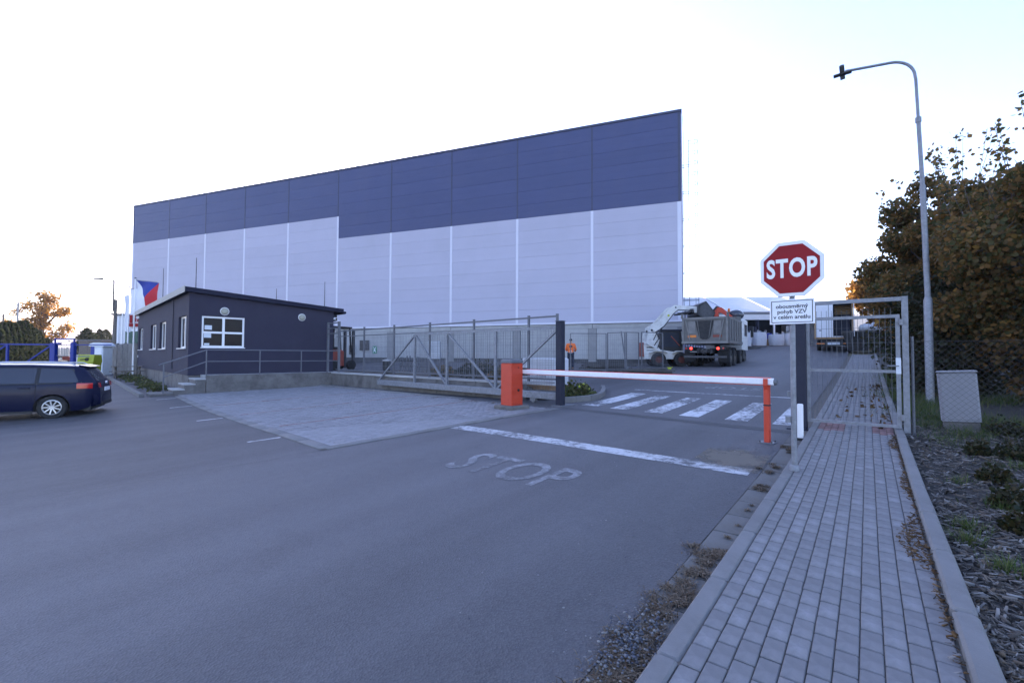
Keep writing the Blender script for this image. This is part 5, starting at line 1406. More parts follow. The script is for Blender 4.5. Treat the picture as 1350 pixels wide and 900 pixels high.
# big board leaning inside the gate (whitish notice)
x, y = at_bed(on_line(FQ0, FQD, 556), .55)
nb_ = thing('notice_board', 'pale weathered notice board fixed to the mesh fence', 'board', (float(x), float(y), 0), fq)
part('board', MB().cbox(-.3,.42,-.02,.02,1.45,2.15,.01), M['paper'], nb_)
part('stand', MB().bar((-.25,.04,.7),(-.25,.04,2.1),.04).bar((.38,.04,.7),(.38,.04,2.1),.04), M['galv_dull'], nb_)
# forklift half hidden beside the gatehouse
x, y = AT(444, 489, 25.5)[:2]
fl = thing('forklift', 'old brick-red forklift half hidden behind the gatehouse corner', 'forklift', (x,y,.72), math.radians(-30))
part('counterweight', MB().cbox(-.55,.55,-.9,.1,.25,1.15,.10), M['loader_red'], fl)
part('overhead_guard', MB().bar((-.48,-.75,1.1),(-.42,-.55,2.35),.07).bar((.48,-.75,1.1),(.42,-.55,2.35),.07).bar((-.42,.6,1.0),(-.42,.5,2.35),.07).bar((.42,.6,1.0),(.42,.5,2.35),.07).box(-.5,.5,-.65,.6,2.35,2.43), M['black'], fl)
part('mast', MB().box(-.4,-.3,.75,.9,.1,2.3).box(.3,.4,.75,.9,.1,2.3), M['steel_dark'], fl)
part('seat', MB().cbox(-.28,.28,-.4,.1,1.16,1.3,.04).cbox(-.28,.28,-.5,-.38,1.2,1.8,.04), M['black'], fl)
for (a,b) in ((-.5,-.55),(.5,-.55),(-.5,.55),(.5,.55)):
    part('wheel', MB().lathe([(.001,-.1),(.26,-.1),(.29,-.07),(.29,.07),(.26,.1),(.001,.1)], (a,b,.29), 'x', 18), M['rubber'], fl, smooth=40)

# ================================================================ LEFT BACKGROUND
BGY = 24.0
def X_at(px, Y): return (px-675)/600.*Y*1.0006
gz = H(X_at(60,BGY), BGY)
bgate = thing('blue_gate', 'bright blue tubular swing gate across the side road', 'gate', (X_at(70,BGY), BGY, gz), 0)
gxs = lambda px: X_at(px,BGY)-X_at(70,BGY)
top = 2.08-gz
part('gate_post', MB().cbox(gxs(68.5),gxs(75),-.12,.12,0,2.14-gz,.02), M['blue_paint'], bgate)
part('gate_post', MB().cbox(gxs(95),gxs(99.5),-.1,.1,0,2.16-gz,.02), M['blue_paint'], bgate)
part('top_rail', MB().bar((gxs(-60),0,top),(gxs(68.5),0,top-.02),.07), M['blue_paint'], bgate)
part('diagonal_brace', MB().bar((gxs(68.5),0,top-.05),(gxs(22),0,.72),.06), M['blue_paint'], bgate)
part('diagonal_brace', MB().bar((gxs(10),0,top-.03),(gxs(-40),0,.72),.06), M['blue_paint'], bgate)
part('upright', MB().bar((gxs(10.5),0,.1),(gxs(10.5),0,top),.09), M['blue_paint'], bgate)
part('bottom_rail', MB().bar((gxs(-60),0,.65),(gxs(68),0,.65),.06), M['blue_paint'], bgate)
wk = MB().bar((gxs(73),0,2.36-gz),(gxs(98),0,2.36-gz),.06).bar((gxs(73),0,2.08-gz),(gxs(73),0,2.36-gz),.06).bar((gxs(98),0,2.08-gz),(gxs(98),0,2.36-gz),.06)
part('wicket_frame', wk, M['blue_paint'], bgate)
wl = MB().bar((gxs(76),0,2.04-gz),(gxs(95),0,2.04-gz),.03).bar((gxs(76),0,1.46-gz),(gxs(95),0,1.46-gz),.03)
for k in range(9): wl.bar((gxs(77+k*2.2),0,1.46-gz),(gxs(77+k*2.2),0,2.36-gz),.014)
part('wicket_bars', wl, M['wire'], bgate)
part('side_rail', MB().bar((gxs(99),0,2.05-gz),(gxs(134),.6,2.07-gz),.05).bar((gxs(99),0,1.44-gz),(gxs(112),.3,1.44-gz),.04), M['blue_paint'], bgate)
part('latch', MB().cbox(gxs(75),gxs(80),-.06,.06,2.06-gz,2.16-gz,.01), M['blue_paint'], bgate)
# yellow-green grit container
x, y = X_at(119.5, 26.0), 26.0
gc = thing('grit_bin', 'lime yellow plastic grit container with sloping lid by the gate', 'bin', (x, y, H(x,y)-.02), .12)
gc.scale = (.78,.85,1.45)
part('tub', MB().prism([(-.42,0),(.42,0),(.50,.72),(-.50,.72)], 'y', -.38, .38), M['yellow_green'], gc)
part('lid', MB().prism([(-.40,.72),(.40,.72),(.30,1.02),(-.30,1.02)], 'x', -.53, .53), M['yellow_green'], gc)
part('lid_mark', MB().prism([(-.34,.84),(-.02,.86),(.04,.90),(.18,.90),(.22,.82),(.14,.76),(.02,.77),(-.04,.82),(-.34,.81)], 'y', -.405, -.33), M['black'], gc)
part('tub_mark', MB().prism([(-.22,.56),(.08,.54),(.10,.60),(-.02,.64),(-.2,.66)], 'y', -.40, -.381), M['black'], gc)
# mobile toilet / white cabin with domed roof and blue corner
x, y = X_at(131.5, 31), 31.0
tb = thing('portable_toilet', 'white portable toilet cabin with domed roof and blue corner', 'portable toilet', (x, y, H(x,y)), 0)
part('cabin', MB().cbox(-.30,.50,-.3,.5,0,1.95,.04), M['mobile_white'], tb)
part('corner_panel', MB().box(-.31,-.06,-.312,-.301,.02,1.93), M['blue_paint'], tb)
part('dome_roof', MB().prism([(-.42,1.95),(.62,1.95),(.56,2.10),(.35,2.2),(-.1,2.2),(-.34,2.12)], 'y', -.35, .55), M['mobile_white'], tb)
part('door_panel', MB().cbox(.0,.42,-.318,-.301,.15,1.75,.005), M['sign_white'], tb)
# concrete plank fence
A_, B_ = Vector((X_at(134,34.5),34.5)), Vector((X_at(181,30.0),30.0))
Lf = (B_-A_).length; fa = math.atan2((B_-A_).y,(B_-A_).x)
pf = thing('concrete_fence', 'weathered grey concrete plank fence left of the gatehouse', 'fence', (A_.x, A_.y, 0), fa)
nf = 14
for k in range(nf):
    xx = Lf*k/nf; zg = H(A_.x+(B_-A_).x*k/nf, A_.y+(B_-A_).y*k/nf)
    part('plank', MB().cbox(xx+.015, xx+Lf/nf-.015, -.05+.012*(k%2), .05+.012*(k%2), zg-.1, 2.28+.03*rnd.uniform(-1,1), .015), object_var(mat('fence_plank',(.20,.19,.175),.9,.22,4,bump=.3,dirt=(.11,.10,.09),dscale=1.5,damt=.7),.2) if k == 0 else bpy.data.materials['fence_plank'], pf)
for k in range(0,nf+1,3): part('post', MB().cbox(Lf*k/nf-.08, Lf*k/nf+.08, .07, .2, 0, 2.34, .015), M['concrete'], pf)
# picnic bench
x, y = X_at(169.5, 26.8), 26.8
pb = thing('picnic_bench', 'small weathered wooden bench table at the end of the plank fence', 'bench', (x, y, H(x,y)), .5)
for k in range(4): part('top_slat', MB().box(-.7,.7,-.3+k*.15,-.17+k*.15,.70,.74), M['wood_pole'], pb)
for s in (-.55,.55): part('leg', MB().bar((s,-.35,0),(s,.1,.70),.07).bar((s,.35,0),(s,-.1,.70),.07), M['wood_pole'], pb)
part('seat_slat', MB().box(-.7,.7,-.65,-.45,.42,.46).box(-.7,.7,.45,.65,.42,.46), M['wood_pole'], pb)
# street lamp on a wooden pole
x, y = X_at(150.2, 38), 38.0
o2 = thing('street_lamp', 'old street lamp with thin arm on a rough wooden pole', 'street lamp', (x,y,H(x,y)))
part('wooden_pole', MB().tube([(0,0,0),(.05,0,6.1-.2)], [.15,.12], 8), M['wood_pole'], o2, smooth=60)
part('steel_mast', MB().tube([(.0,-.14,4.9),(-.02,-.14,7.5)], .065, 8), M['wood_pole'], o2)
part('lamp_arm', MB().tube([(-.02,-.12,7.45),(-1.5,-.12,7.6)], .045, 6), M['wood_pole'], o2)
part('lamp_head', MB().cbox(-1.75,-.95,-.22,-.02,7.56,7.68,.03), M['steel_dark'], o2)
# pole left of the hedge
for px, Y, h, lab in ((22,52,7.0,'plain pale pole rising out of the conifer hedge'),(3,52,5.7,'short dark pole at the end of the conifer hedge')):
    x = X_at(px,Y); o = part('utility_pole', MB().tube([(0,0,0),(.03,0,h)], [.12,.09], 8).bar((-.25,0,h-.3),(.25,0,h-.3),.06).tube([(-.2,0,h-.28),(-.2,0,h-.12)],.03,6), M['concrete_light'] if px > 10 else M['wood_pole']); o.location = (x,Y,H(x,Y)); tag(o, lab, 'pole')
# flagpoles and banners
def banner(name, px, Y, ztop_, lab, plab, kind):
    x = X_at(px, Y); zg = H(x,Y)
    p = thing('flagpole', plab, 'flagpole', (x,Y,zg), 0, 'flagpoles behind the gatehouse')
    part('pole', MB().tube([(0,0,0),(0,0,ztop_-zg)], [.06,.035], 10), M['white_frame'], p, smooth=40)
    part('finial', MB().sphere((0,0,ztop_-zg+.04), .06, 8, 6), M['galv_dull'], p)
    part('top_arm', MB().bar((0,0,ztop_-zg-.08),(1.45 if kind=='flag' else .5,0,ztop_-zg-.22 if kind=='flag' else ztop_-zg-.08),.025), M['galv_dull'], p)
    return x, zg
x, zg = banner('flag', 176.3, 30.0, 6.55, '', 'white flagpole carrying the blue, white and red flag', 'flag')
fl_ = thing('national_flag', 'hanging flag with blue wedge, white and red halves', 'flag', (x, 30.0, 0))
def cloth(poly, name, material):
    # poly given as function of (u 0..1 across, v 0..1 down) ranges -> grid
    g = []
    for j in range(21):
        v = j/20; r = []
        u0, u1 = poly(v)
        for i in range(9):
            u = u0+(u1-u0)*i/8
            xx = .06+1.42*u; zz_ = 6.45-.15*u-2.5*v
            yy = .10*math.sin(u*7+v*3)+.06*math.sin(v*9+u*2)-.15*u*v
            r.append((xx, yy, zz_))
        g.append(r)
    part(name, MB().grid(g), material, fl_, smooth=60, fix=False)
M['flag_blue'] = mat('flag_blue',(.03,.05,.28),.8,.06,5); M['flag_red'] = mat('flag_red',(.55,.03,.04),.8,.06,5); M['flag_white'] = mat('flag_white',(.75,.75,.78),.8,.04,5)
cloth(lambda v: (min(.5,v*1.15), max(.5,1-v*1.15)) if v < .435 else (.5,.5001), 'blue_wedge', M['flag_blue'])
cloth(lambda v: (0, min(.5, v*1.15)), 'white_half', M['flag_white'])
cloth(lambda v: (max(.5,1-v*1.15), 1), 'red_half', M['flag_red'])
for (px, Y, zt_, plab, lab, marks) in ((168.5,33,6.4,'white flagpole with company banner bearing dark red marks','white company banner with dark red block marks behind the gatehouse',True),(160.8,36,6.3,'slim white flagpole standing nearest the old street lamp','limp white banner furled against the slim flagpole',False)):
    x, zg = banner('b', px, Y, zt_, '', plab, 'b')
    fb = thing('banner', lab, 'banner', (x, Y, 0))
    w_ = .9 if marks else .42
    g = [[(.05+w_*i/8*(1-.35*(0 if marks else j/20)) + (.3*(j/20)**1.5 if not marks else .12*(j/20)), .08*math.sin(i*.9+j*.3), zt_-.1-2.9*j/20) for i in range(9)] for j in range(21)]
    part('cloth', MB().grid(g), M['flag_white'], fb, smooth=60, fix=False)
    if marks:
        for (a,b,c,d) in ((.12,.34,2.0,2.6),(.48,.62,1.75,2.5),(.1,.85,2.62,2.85),(.68,.86,2.3,2.5)):
            part('printed_mark', MB().box(.05+a,.05+b,-.115,-.11,zt_-d,zt_-c), M['sign_red'], fb)
# white ribbed hall beyond
x = X_at(148.5, 47)
hh = thing('ribbed_hall', 'low white ribbed metal hall with green base behind the flagpoles', 'hall', (x, 47, 0))
part('wall', MB().box(0,14,0,9,.2,5.55), M['tarp_white'], hh)
m = MB()
for k in range(36): m.box(.1+k*.39,.22+k*.39,-.05,-.001,.2,5.4)
part('ribs', m, M['sign_white'], hh)
part('roof_edge', MB().box(-.15,14.1,-.15,9.1,5.551,5.75), M['galv_dull'], hh)
gm = mat('green_band',(.06,.11,.075),.7)
part('green_base', MB().box(1.35,13.9,-.075,-.052,.2,3.9), gm, hh)
# low sheds, wall and far fence down the side road
x = X_at(85,70)
fw = thing('far_fence', 'distant pale picket fence along the sunlit side road', 'fence', (X_at(60,75), 75, .2))
for k in range(22): part('board', MB().cbox(k*.5,k*.5+.42,0,.06,0,2.3,.02), M['plaster'], fw)
part('rail', MB().box(0,11,.061,.12,.5,.6).box(0,11,.061,.12,1.7,1.8), M['wood_pole'], fw)
shd = thing('garden_shed', 'grey wooden shed beyond the side road gate', 'shed', (X_at(104,62), 62, .2))
for k in range(10): part('board', MB().cbox(k*.3,k*.3+.28,0,.05,0,3.1,.01), M['wood_pole'], shd)
part('body', MB().box(0,3,.051,2.5,0,3.08), M['wood_pole'], shd)
part('roof', MB().prism([(-.2,3.1),(3.2,3.1),(3.2,3.3),(-.2,3.25)], 'y', -.2, 2.7), M['galv_dull'], shd)
lw = thing('low_wall', 'low white rendered garden wall beyond the blue gate', 'wall', (X_at(99,40), 40, H(X_at(99,40),40)))
part('panel', MB().cbox(0,2.2,0,.2,0,1.25,.02), M['plaster'], lw)
part('coping', MB().cbox(-.04,2.24,-.05,.25,1.252,1.33,.02), M['concrete_light'], lw)
part('poster', MB().box(.6,1.2,-.012,-.002,.5,1.1), M['paper'], lw)
x, y = X_at(87.5, 46), 46
rb = thing('garden_tractor', 'small red and black machine parked on the side road', 'machine', (x,y,H(x,y)), .2)
part('hood', MB().prism([(-.1,.75),(.75,.62),(.80,.95),(.3,1.12),(-.1,1.1)], 'y', -.3, .3), M['loader_red'], rb)
part('frame', MB().bar((-.9,0,1.25),(.2,0,.8),.12).bar((-.9,0,1.25),(-1.1,0,1.3),.1).bar((.2,0,.6),(1.0,0,.35),.14), M['black'], rb)
for xx, r in ((-.5,.32),(.65,.36)): part('wheel', MB().lathe([(.001,-.09),(r-.05,-.09),(r,-.04),(r,.04),(r-.05,.09),(.001,.09)], (xx,0,r), 'y', 16), M['rubber'], rb, smooth=40)
# parked bits on the left verge beyond the gate
x, y = X_at(8, 33), 33
tl_ = thing('timber_heap', 'heap of pale planks lying beyond the blue gate', 'timber heap', (x,y,H(x,y)), .1)
for k in range(9): part('plank', MB().bar((-1.6+rnd.uniform(-.3,.3),rnd.uniform(-.6,.6),.1+k*.07),(1.8+rnd.uniform(-.3,.3),rnd.uniform(-.6,.6),.14+k*.06),.22,.06), M['hay_wood'], tl_)
# ================================================================ VEGETATION
LEAF6 = np.array([(0,0,0),(.30,.28,.05),(.42,.62,.02),(0,1.0,-.10),(-.42,.62,.02),(-.30,.28,.05)])   # pointed leaf, folded
LEAF6F = np.array([(0,1,2,3),(0,3,4,5)])
MAPLE = np.array([(0,0,0),(.50,.12,.06),(.30,.36,.0),(.56,.66,.05),(.16,.62,-.02),(0,1.0,-.12),(-.16,.62,-.02),(-.56,.66,.05),(-.30,.36,.0),(-.50,.12,.06)])
MAPLEF = np.array([(0,1,2,3),(0,3,4,5),(0,5,6,7),(0,7,8,9)])
def leaves_mesh(name, P, D, size, material, parent, tmpl=LEAF6, faces=LEAF6F, spread=.9, kind=None, rng=None):
    rng = rng or nr; n = len(P)
    d = D + rng.normal(0, spread, (n,3)); d /= np.linalg.norm(d,axis=1)[:,None]+1e-9
    a = rng.normal(0,1,(n,3)); s = np.cross(d,a); s /= np.linalg.norm(s,axis=1)[:,None]+1e-9
    u = np.cross(s,d)
    sz = size*rng.uniform(.6,1.25,n)
    T = tmpl
    V = P[:,None,:] + sz[:,None,None]*(T[None,:,0,None]*s[:,None,:] + T[None,:,1,None]*d[:,None,:] + T[None,:,2,None]*u[:,None,:])
    F = (faces[None] + (np.arange(n)*len(T))[:,None,None]).reshape(-1, faces.shape[1])
    o = np_mesh(name, V.reshape(-1,3), F, material, parent)
    if kind: o['kind'] = kind
    return o
def broad_tree(name, label, cat, loc, h, rad, n_leaf, leaf, material, seed, stems=1, base=.25, clump=(.45,.85), nclump=26, shoots=0, group=None, flat=1.0, tmpl='leaf', sparse=0.0, twig=.02, bark='bark', trunk_r=.13):
    rg = random.Random(seed); rn = np.random.default_rng(seed)
    t = thing(name, label, cat, loc, 0, group)
    tr = MB(); C = []
    for k in range(nclump):
        # clump centres through the crown volume, biased outwards
        while True:
            v = np.array([rg.uniform(-1,1) for _ in range(3)])
            r = np.linalg.norm(v)
            if .25 < r < 1 and rg.random() < .25+.75*r: break
        zc = base*h + (h*(1-base))*(.5+.5*v[2]*flat)
        wid = rad*(1-.35*max(0,v[2]))*(1-.25*max(0,-v[2]))
        C.append((v[0]*wid, v[1]*wid, zc, rg.uniform(*clump)*(1-.25*max(0,v[2]))))
    # stems and limbs
    for s in range(stems):
        a = 2*math.pi*s/max(1,stems)+rg.uniform(-.4,.4); off = 0 if stems == 1 else .18
        x0, y0 = off*math.cos(a), off*math.sin(a); x1, y1 = x0+(rad*.35*math.cos(a) if stems>1 else rg.uniform(-.1,.1)), y0+(rad*.35*math.sin(a) if stems>1 else rg.uniform(-.1,.1))
        tr.tube([(x0,y0,-.15),((x0*2+x1)/3+rg.uniform(-.05,.05),(y0*2+y1)/3,h*.22),((x0+x1*2)/3,(y0+y1*2)/3+rg.uniform(-.08,.08),h*.45),(x1,y1,h*.8)], [trunk_r*(1.15 if stems==1 else .7),trunk_r*(.9 if stems==1 else .55),trunk_r*.6,trunk_r*.22], 8)
    for (x,y,z,r) in C:
        zs = max(h*.12, z-rg.uniform(.25,.45)*h*.6); f = min(1, zs/(h*.8)); 
        sx_0, sy_0 = x*.25*f, y*.25*f
        mx_, my_ = (sx_0+x)/2+rg.uniform(-.1,.1), (sy_0+y)/2+rg.uniform(-.1,.1)
        tr.tube([(sx_0,sy_0,zs),(mx_,my_,(zs+z)/2+.1),(x,y,z)], [trunk_r*.35,trunk_r*.22,.012], 5)
        for q in range(4):
            d = np.array([rg.uniform(-1,1),rg.uniform(-1,1),rg.uniform(-.3,1)]); d = d/np.linalg.norm(d)*r*rg.uniform(.8,1.25)
            tr.tube([(x,y,z),tuple(np.array([x,y,z])+d)], [twig*.7,twig*.25], 4)
    P, D = [], []
    per = np.array([c[3]**2 for c in C]); per = (per/per.sum()*n_leaf).astype(int)
    for (x,y,z,r), k in zip(C, per):
        v = rn.normal(0,1,(k,3)); v /= np.linalg.norm(v,axis=1)[:,None]; rr = r*rn.uniform(.15,1,k)**.55
        v2 = v*rr[:,None]*np.array([1.15,1.15,.8]); P.append(v2+np.array([x,y,z])); D.append(v*.6+np.array([0,0,-.55]))
    for s in range(shoots):
        a = rg.uniform(0,2*math.pi); r = rad*rg.uniform(.1,.85); x, y = r*math.cos(a), r*math.sin(a)
        zb_ = base*h+(h*(1-base))*(.5+.5*math.sqrt(max(0,1-(r/rad)**2)))*.9; L_ = rg.uniform(.7,1.7)
        e = (x+.25*math.cos(a)*L_+rg.uniform(-.15,.15), y+.25*math.sin(a)*L_, zb_+L_)
        tr.tube([(x*.9,y*.9,zb_-.9),(x,y,zb_),e], [.016,.011,.004], 4)
        k = rg.randint(10,24); f = rn.uniform(.0,1.0,k)**.8; f[:5] = rn.uniform(.9,1.0,5)
        base_ = np.array([x,y,zb_]); P.append(base_+f[:,None]*(np.array(e)-base_)+rn.normal(0,.07,(k,3))); D.append(np.tile(np.array([0,0,-.2]),(k,1)))
    part('trunk', tr, M[bark], t, smooth=60, fix=False)
    P = np.concatenate(P); D = np.concatenate(D)
    if sparse: 
        kp = rn.random(len(P)) > sparse; P, D = P[kp], D[kp]
    leaves_mesh('crown', P, D, leaf, material, t, MAPLE if tmpl == 'maple' else LEAF6, MAPLEF if tmpl == 'maple' else LEAF6F, rng=rn)
    return t
M['leaf_brown'] = island_mat('leaf_brown', [(.05,.062,.022),(.10,.095,.03),(.17,.105,.034),(.26,.135,.038),(.14,.085,.028),(.07,.078,.026),(.33,.18,.042)], .6, .5)
M['leaf_dark'] = island_mat('leaf_dark', [(.014,.022,.009),(.025,.034,.012),(.040,.040,.014),(.06,.042,.014),(.022,.026,.010)], .55, .3)
M['leaf_gold'] = island_mat('leaf_gold', [(.42,.21,.04),(.55,.30,.06),(.34,.17,.04),(.22,.15,.04),(.58,.26,.05)], .6, .6)
M['leaf_thuja'] = island_mat('leaf_thuja', [(.020,.034,.012),(.036,.054,.016),(.060,.070,.022),(.028,.042,.014)], .7, .3)
M['leaf_shrub'] = island_mat('leaf_shrub', [(.05,.07,.025),(.08,.10,.03),(.13,.13,.04),(.09,.08,.04)], .6, .3)
M['grass'] = island_mat('grass', [(.03,.06,.012),(.06,.10,.02),(.10,.13,.035),(.14,.13,.06)], .7, .35)
M['dry_grass'] = island_mat('dry_grass', [(.10,.075,.045),(.19,.145,.10),(.08,.055,.035),(.26,.215,.16),(.13,.075,.04)], .85, .2)
M['chips'] = island_mat('chips', [(.035,.03,.025),(.085,.072,.06),(.17,.155,.14),(.045,.036,.03),(.27,.255,.24),(.12,.085,.055),(.085,.075,.065)], .85)
M['stones'] = island_mat('stones', [(.06,.065,.085),(.12,.125,.15),(.20,.20,.20),(.09,.09,.10),(.30,.29,.27)], .8)
M['fallen'] = island_mat('fallen', [(.10,.05,.02),(.16,.09,.035),(.06,.035,.02),(.20,.12,.05)], .8, .2)

# hedge of trees along the right-hand side
G_R = 'autumn trees along the fence'
HT = [((12.9,10.6),6.4,2.1,46000,.115,'leaf_brown','broad brown-leaved tree rising behind the utility cabinet'),
      ((14.0,14.2),7.3,2.1,42000,.125,'leaf_brown','tall brown-green tree with bare shoots beside the street lamp'),
      ((17.25,18.4),6.8,1.35,15000,.14,'leaf_brown','narrower brown tree just beyond the street lamp pole'),
      ((12.6,13.1),3.9,1.3,15000,.12,'leaf_dark','low dark leafy bush between street lamp and cabinet'),
      ((12.9,8.5),4.4,1.8,18000,.11,'leaf_dark','low dark bush on the verge beyond the cabinet'),
      ((11.9,12.2),2.6,1.0,11000,.10,'leaf_dark','small dense dark bush at the foot of the street lamp'),
      ((20.3,21.6),4.6,1.3,12000,.14,'leaf_dark','dark bush lining the far footpath')]
for i, ((x,y),h,r,n,lf_,mt,lab) in enumerate(HT):
    broad_tree('broadleaf_tree', lab, 'tree', (x,y,H(x,y)+.02), h, r, n, lf_, M[mt], 40+i, stems=5, base=.04, clump=(.45,.85), nclump=int(34+r*8), shoots=(22,22,14,2,3,1,3)[i], group=G_R, tmpl='leaf')
for i, (x,y,h,r,n,lab) in enumerate(((33.2,38.6,9.0,3.0,9000,'sunlit golden maple at the far end of the hedge'),(27.5,30.5,5.0,1.7,5000,'small golden-leaved tree above the skip'))):
    broad_tree('golden_tree', lab, 'tree', (x,y,H(x,y)), h, r, n, .30, M['leaf_gold'], 70+i, stems=3, base=.08, clump=(.6,1.1), nclump=34, shoots=6, tmpl='maple', twig=.03)
# big sparse autumn tree on the left horizon
broad_tree('autumn_tree', 'bare-branched tree with sparse yellow leaves beyond the side road', 'tree', (X_at(57,64),64,.4), 9.6, 3.5, 5200, .27, M['leaf_gold'], 91, base=.28, clump=(.55,1.0), nclump=46, shoots=10, twig=.07, trunk_r=.28, sparse=.15)
broad_tree('autumn_tree', 'small yellow tree half hidden behind the conifer hedge', 'tree', (X_at(14,62),62,.4), 6.2, 2.6, 3600, .25, M['leaf_gold'], 92, base=.3, nclump=26, twig=.05, trunk_r=.18)
# columnar conifers
def conifer(px, Y, h, r, seed, lab, mt='leaf_thuja', wild=0.0):
    rn = np.random.default_rng(seed); x = X_at(px, Y); z = H(x,Y)
    t = thing('conifer', lab, 'conifer', (x,Y,z), 0, 'conifers beyond the blue gate')
    part('trunk', MB().tube([(0,0,-.1),(0,0,h*.9)], [.10,.02], 6), M['bark'], t)
    n = 3400; f = rn.uniform(.02,1,n); a = rn.uniform(0,2*math.pi,n)
    prof = r*np.minimum(1, 3.2*f+.35)*np.clip(1-f**2.6,0,1)**.8*(1+.12*np.sin(a*5+f*23)+wild*rn.normal(0,1,n)*.25)
    rr = prof*rn.uniform(.55,1.05,n)
    P = np.stack([rr*np.cos(a), rr*np.sin(a), f*h],-1); D = np.stack([np.cos(a)*.5, np.sin(a)*.5, np.full(n,.9)],-1)
    leaves_mesh('crown', P, D, .24, M[mt], t, spread=.35, rng=rn)
cpx = [(-14,40,4.3),(-4,41,4.7),(4,42,4.9),(11.5,43,5.0),(19,44,4.9),(26,45,5.2),(33,46.5,5.3),(39.5,48,4.9),(45.5,50,4.5),(51,52,4.2),(62,56,3.2)]
for i, (px,Y,h) in enumerate(cpx):
    lab = 'slim dark green columnar conifer in the hedge beyond the blue gate' if i < 10 else 'short rounded conifer at the end of the hedge'
    conifer(px, Y, h*.86, .55 if i < 10 else .9, 200+i, lab)
conifer(114.5, 66, 4.6, 1.3, 230, 'ragged dark pine beyond the garden shed', wild=1.2)
conifer(131, 75, 4.9, .9, 231, 'dark round-topped conifer left of the ribbed hall')
conifer(139.5, 78, 5.0, 1.4, 232, 'broad olive-green conifer touching the old street lamp', 'leaf_shrub')

# low plants: weed strip along the gatehouse, plant by the gate post, yard shrubs
def shrub(name, lab, loc, r, h, n, leaf, mt, seed, group=None):
    rn = np.random.default_rng(seed); t = thing(name, lab, 'shrub', loc, 0, group)
    a = rn.uniform(0,2*math.pi,n); rr = r*np.sqrt(rn.uniform(0,1,n)); hh_ = h*(1-(rr/r)**2*.7)*rn.uniform(.1,1,n)*(1+.25*np.sin(a*4))
    P = np.stack([rr*np.cos(a), rr*np.sin(a), hh_],-1); D = np.stack([np.cos(a)*.6,np.sin(a)*.6,np.full(n,.7)],-1)
    leaves_mesh('foliage', P, D, leaf, M[mt], t, rng=rn)
    m = MB()
    for k in range(8):
        b = rn.uniform(0,6.28); m.tube([(0,0,-.05),(r*.5*math.cos(b),r*.5*math.sin(b),h*.7)], [.012,.005], 4)
    part('stems', m, M['bark'], t)
def cabp(x, y): return CB0[0]+x*LA[0]+y*LB[0], CB0[1]+x*LA[1]+y*LB[1]
for i, (yy, r, h, lab) in enumerate(((1.0,.45,.45,'small weedy shrub by the gatehouse steps'),(2.8,.6,.5,'low green shrub under the first side window'),(4.8,.55,.4,'yellowish low shrub in the gatehouse bed'),(7.2,.7,.6,'bushy weed clump midway along the gatehouse wall'),(10.0,.7,.5,'weed clump by the twin side windows'),(12.6,.6,.5,'weed clump near the wooden bench'))):
    x, y = cabp(-.8, yy); shrub('weed_shrub', lab, (x,y,H(x,y)+.03), r*.75, h*.62, 260, .085, 'leaf_shrub', 300+i, 'weeds along the gatehouse')
bx0, by0 = G(762, 522)[:2]
shrub('flowering_shrub', 'low green shrub with yellow flowers beside the dark gate post', (2.05,14.2,H(2.05,14.2)), .55, .48, 900, .09, 'leaf_shrub', 320)
fl2 = MB()
for (a,b,c) in ((2.05,13.85,.40),(2.35,13.95,.32),(2.2,14.0,.46)):
    fl2.sphere((a-2.05,b-14.2,c-.02), .035, 8, 5)
o = part('yellow_blossoms', fl2, M['yellow_green'], bpy.data.objects['flowering_shrub'])
bush_kerb = thing('curved_kerb', 'curved grey concrete kerb around the yellow-flowered shrub', 'kerb', (2.2,14.3,0))
prev = None
kp = [(-.75,-1.2),(-.35,-1.05),(.1,-.8),(.45,-.35),(.7,.3),(.9,1.1),(1.05,2.0)]
for a, b in zip(kp[:-1], kp[1:]):
    za, zb_ = H(2.2+a[0],14.3+a[1])+.04, H(2.2+b[0],14.3+b[1])+.04
    part('kerb_stone', MB().bar((a[0],a[1],za),(b[0],b[1],zb_),.13,.24), M['kerb'], bush_kerb)
for i, (u,v,r,h,mt,lab) in enumerate(((7.2,2.6,1.1,.62,'leaf_dark','dark heap of brushwood behind the sliding gate'),(8.6,3.2,.9,.45,'leaf_shrub','low weeds beside the brushwood heap'),(5.4,2.0,.5,.4,'leaf_brown','brown weed tuft near the notice board'),(9.6,1.5,.7,.4,'leaf_brown','brown weed tuft near the wrapped pallet'))):
    x, y = bed_fn(np.float64(u), np.float64(v)); shrub('yard_weeds', lab, (float(x),float(y),.70), r, h, 900, .12, mt, 330+i, 'weeds in the yard')
for i, (px,py,r,h,n,lab) in enumerate(((1290,600,.15,.22,500,'small dark evergreen shrub at the foot of the cabinet'),(1312,636,.15,.22,500,'dark evergreen shrub second in the row on the mulch'),(1336,672,.16,.24,600,'bushy dark evergreen shrub in the middle of the mulch'),(1356,706,.16,.24,600,'dark evergreen shrub at the near end of the row'),(1343,606,.22,.28,700,'dark low shrub under the brown hedge'),(1326,575,.25,.3,700,'dark low shrub behind the chain-link fence'))):
    q = G(px, py, .05); shrub('verge_shrub', lab, (q[0],q[1],H(q[0],q[1])+.05), r, h, n, .045, 'leaf_dark', 350+i, 'dark shrubs on the mulch bed')
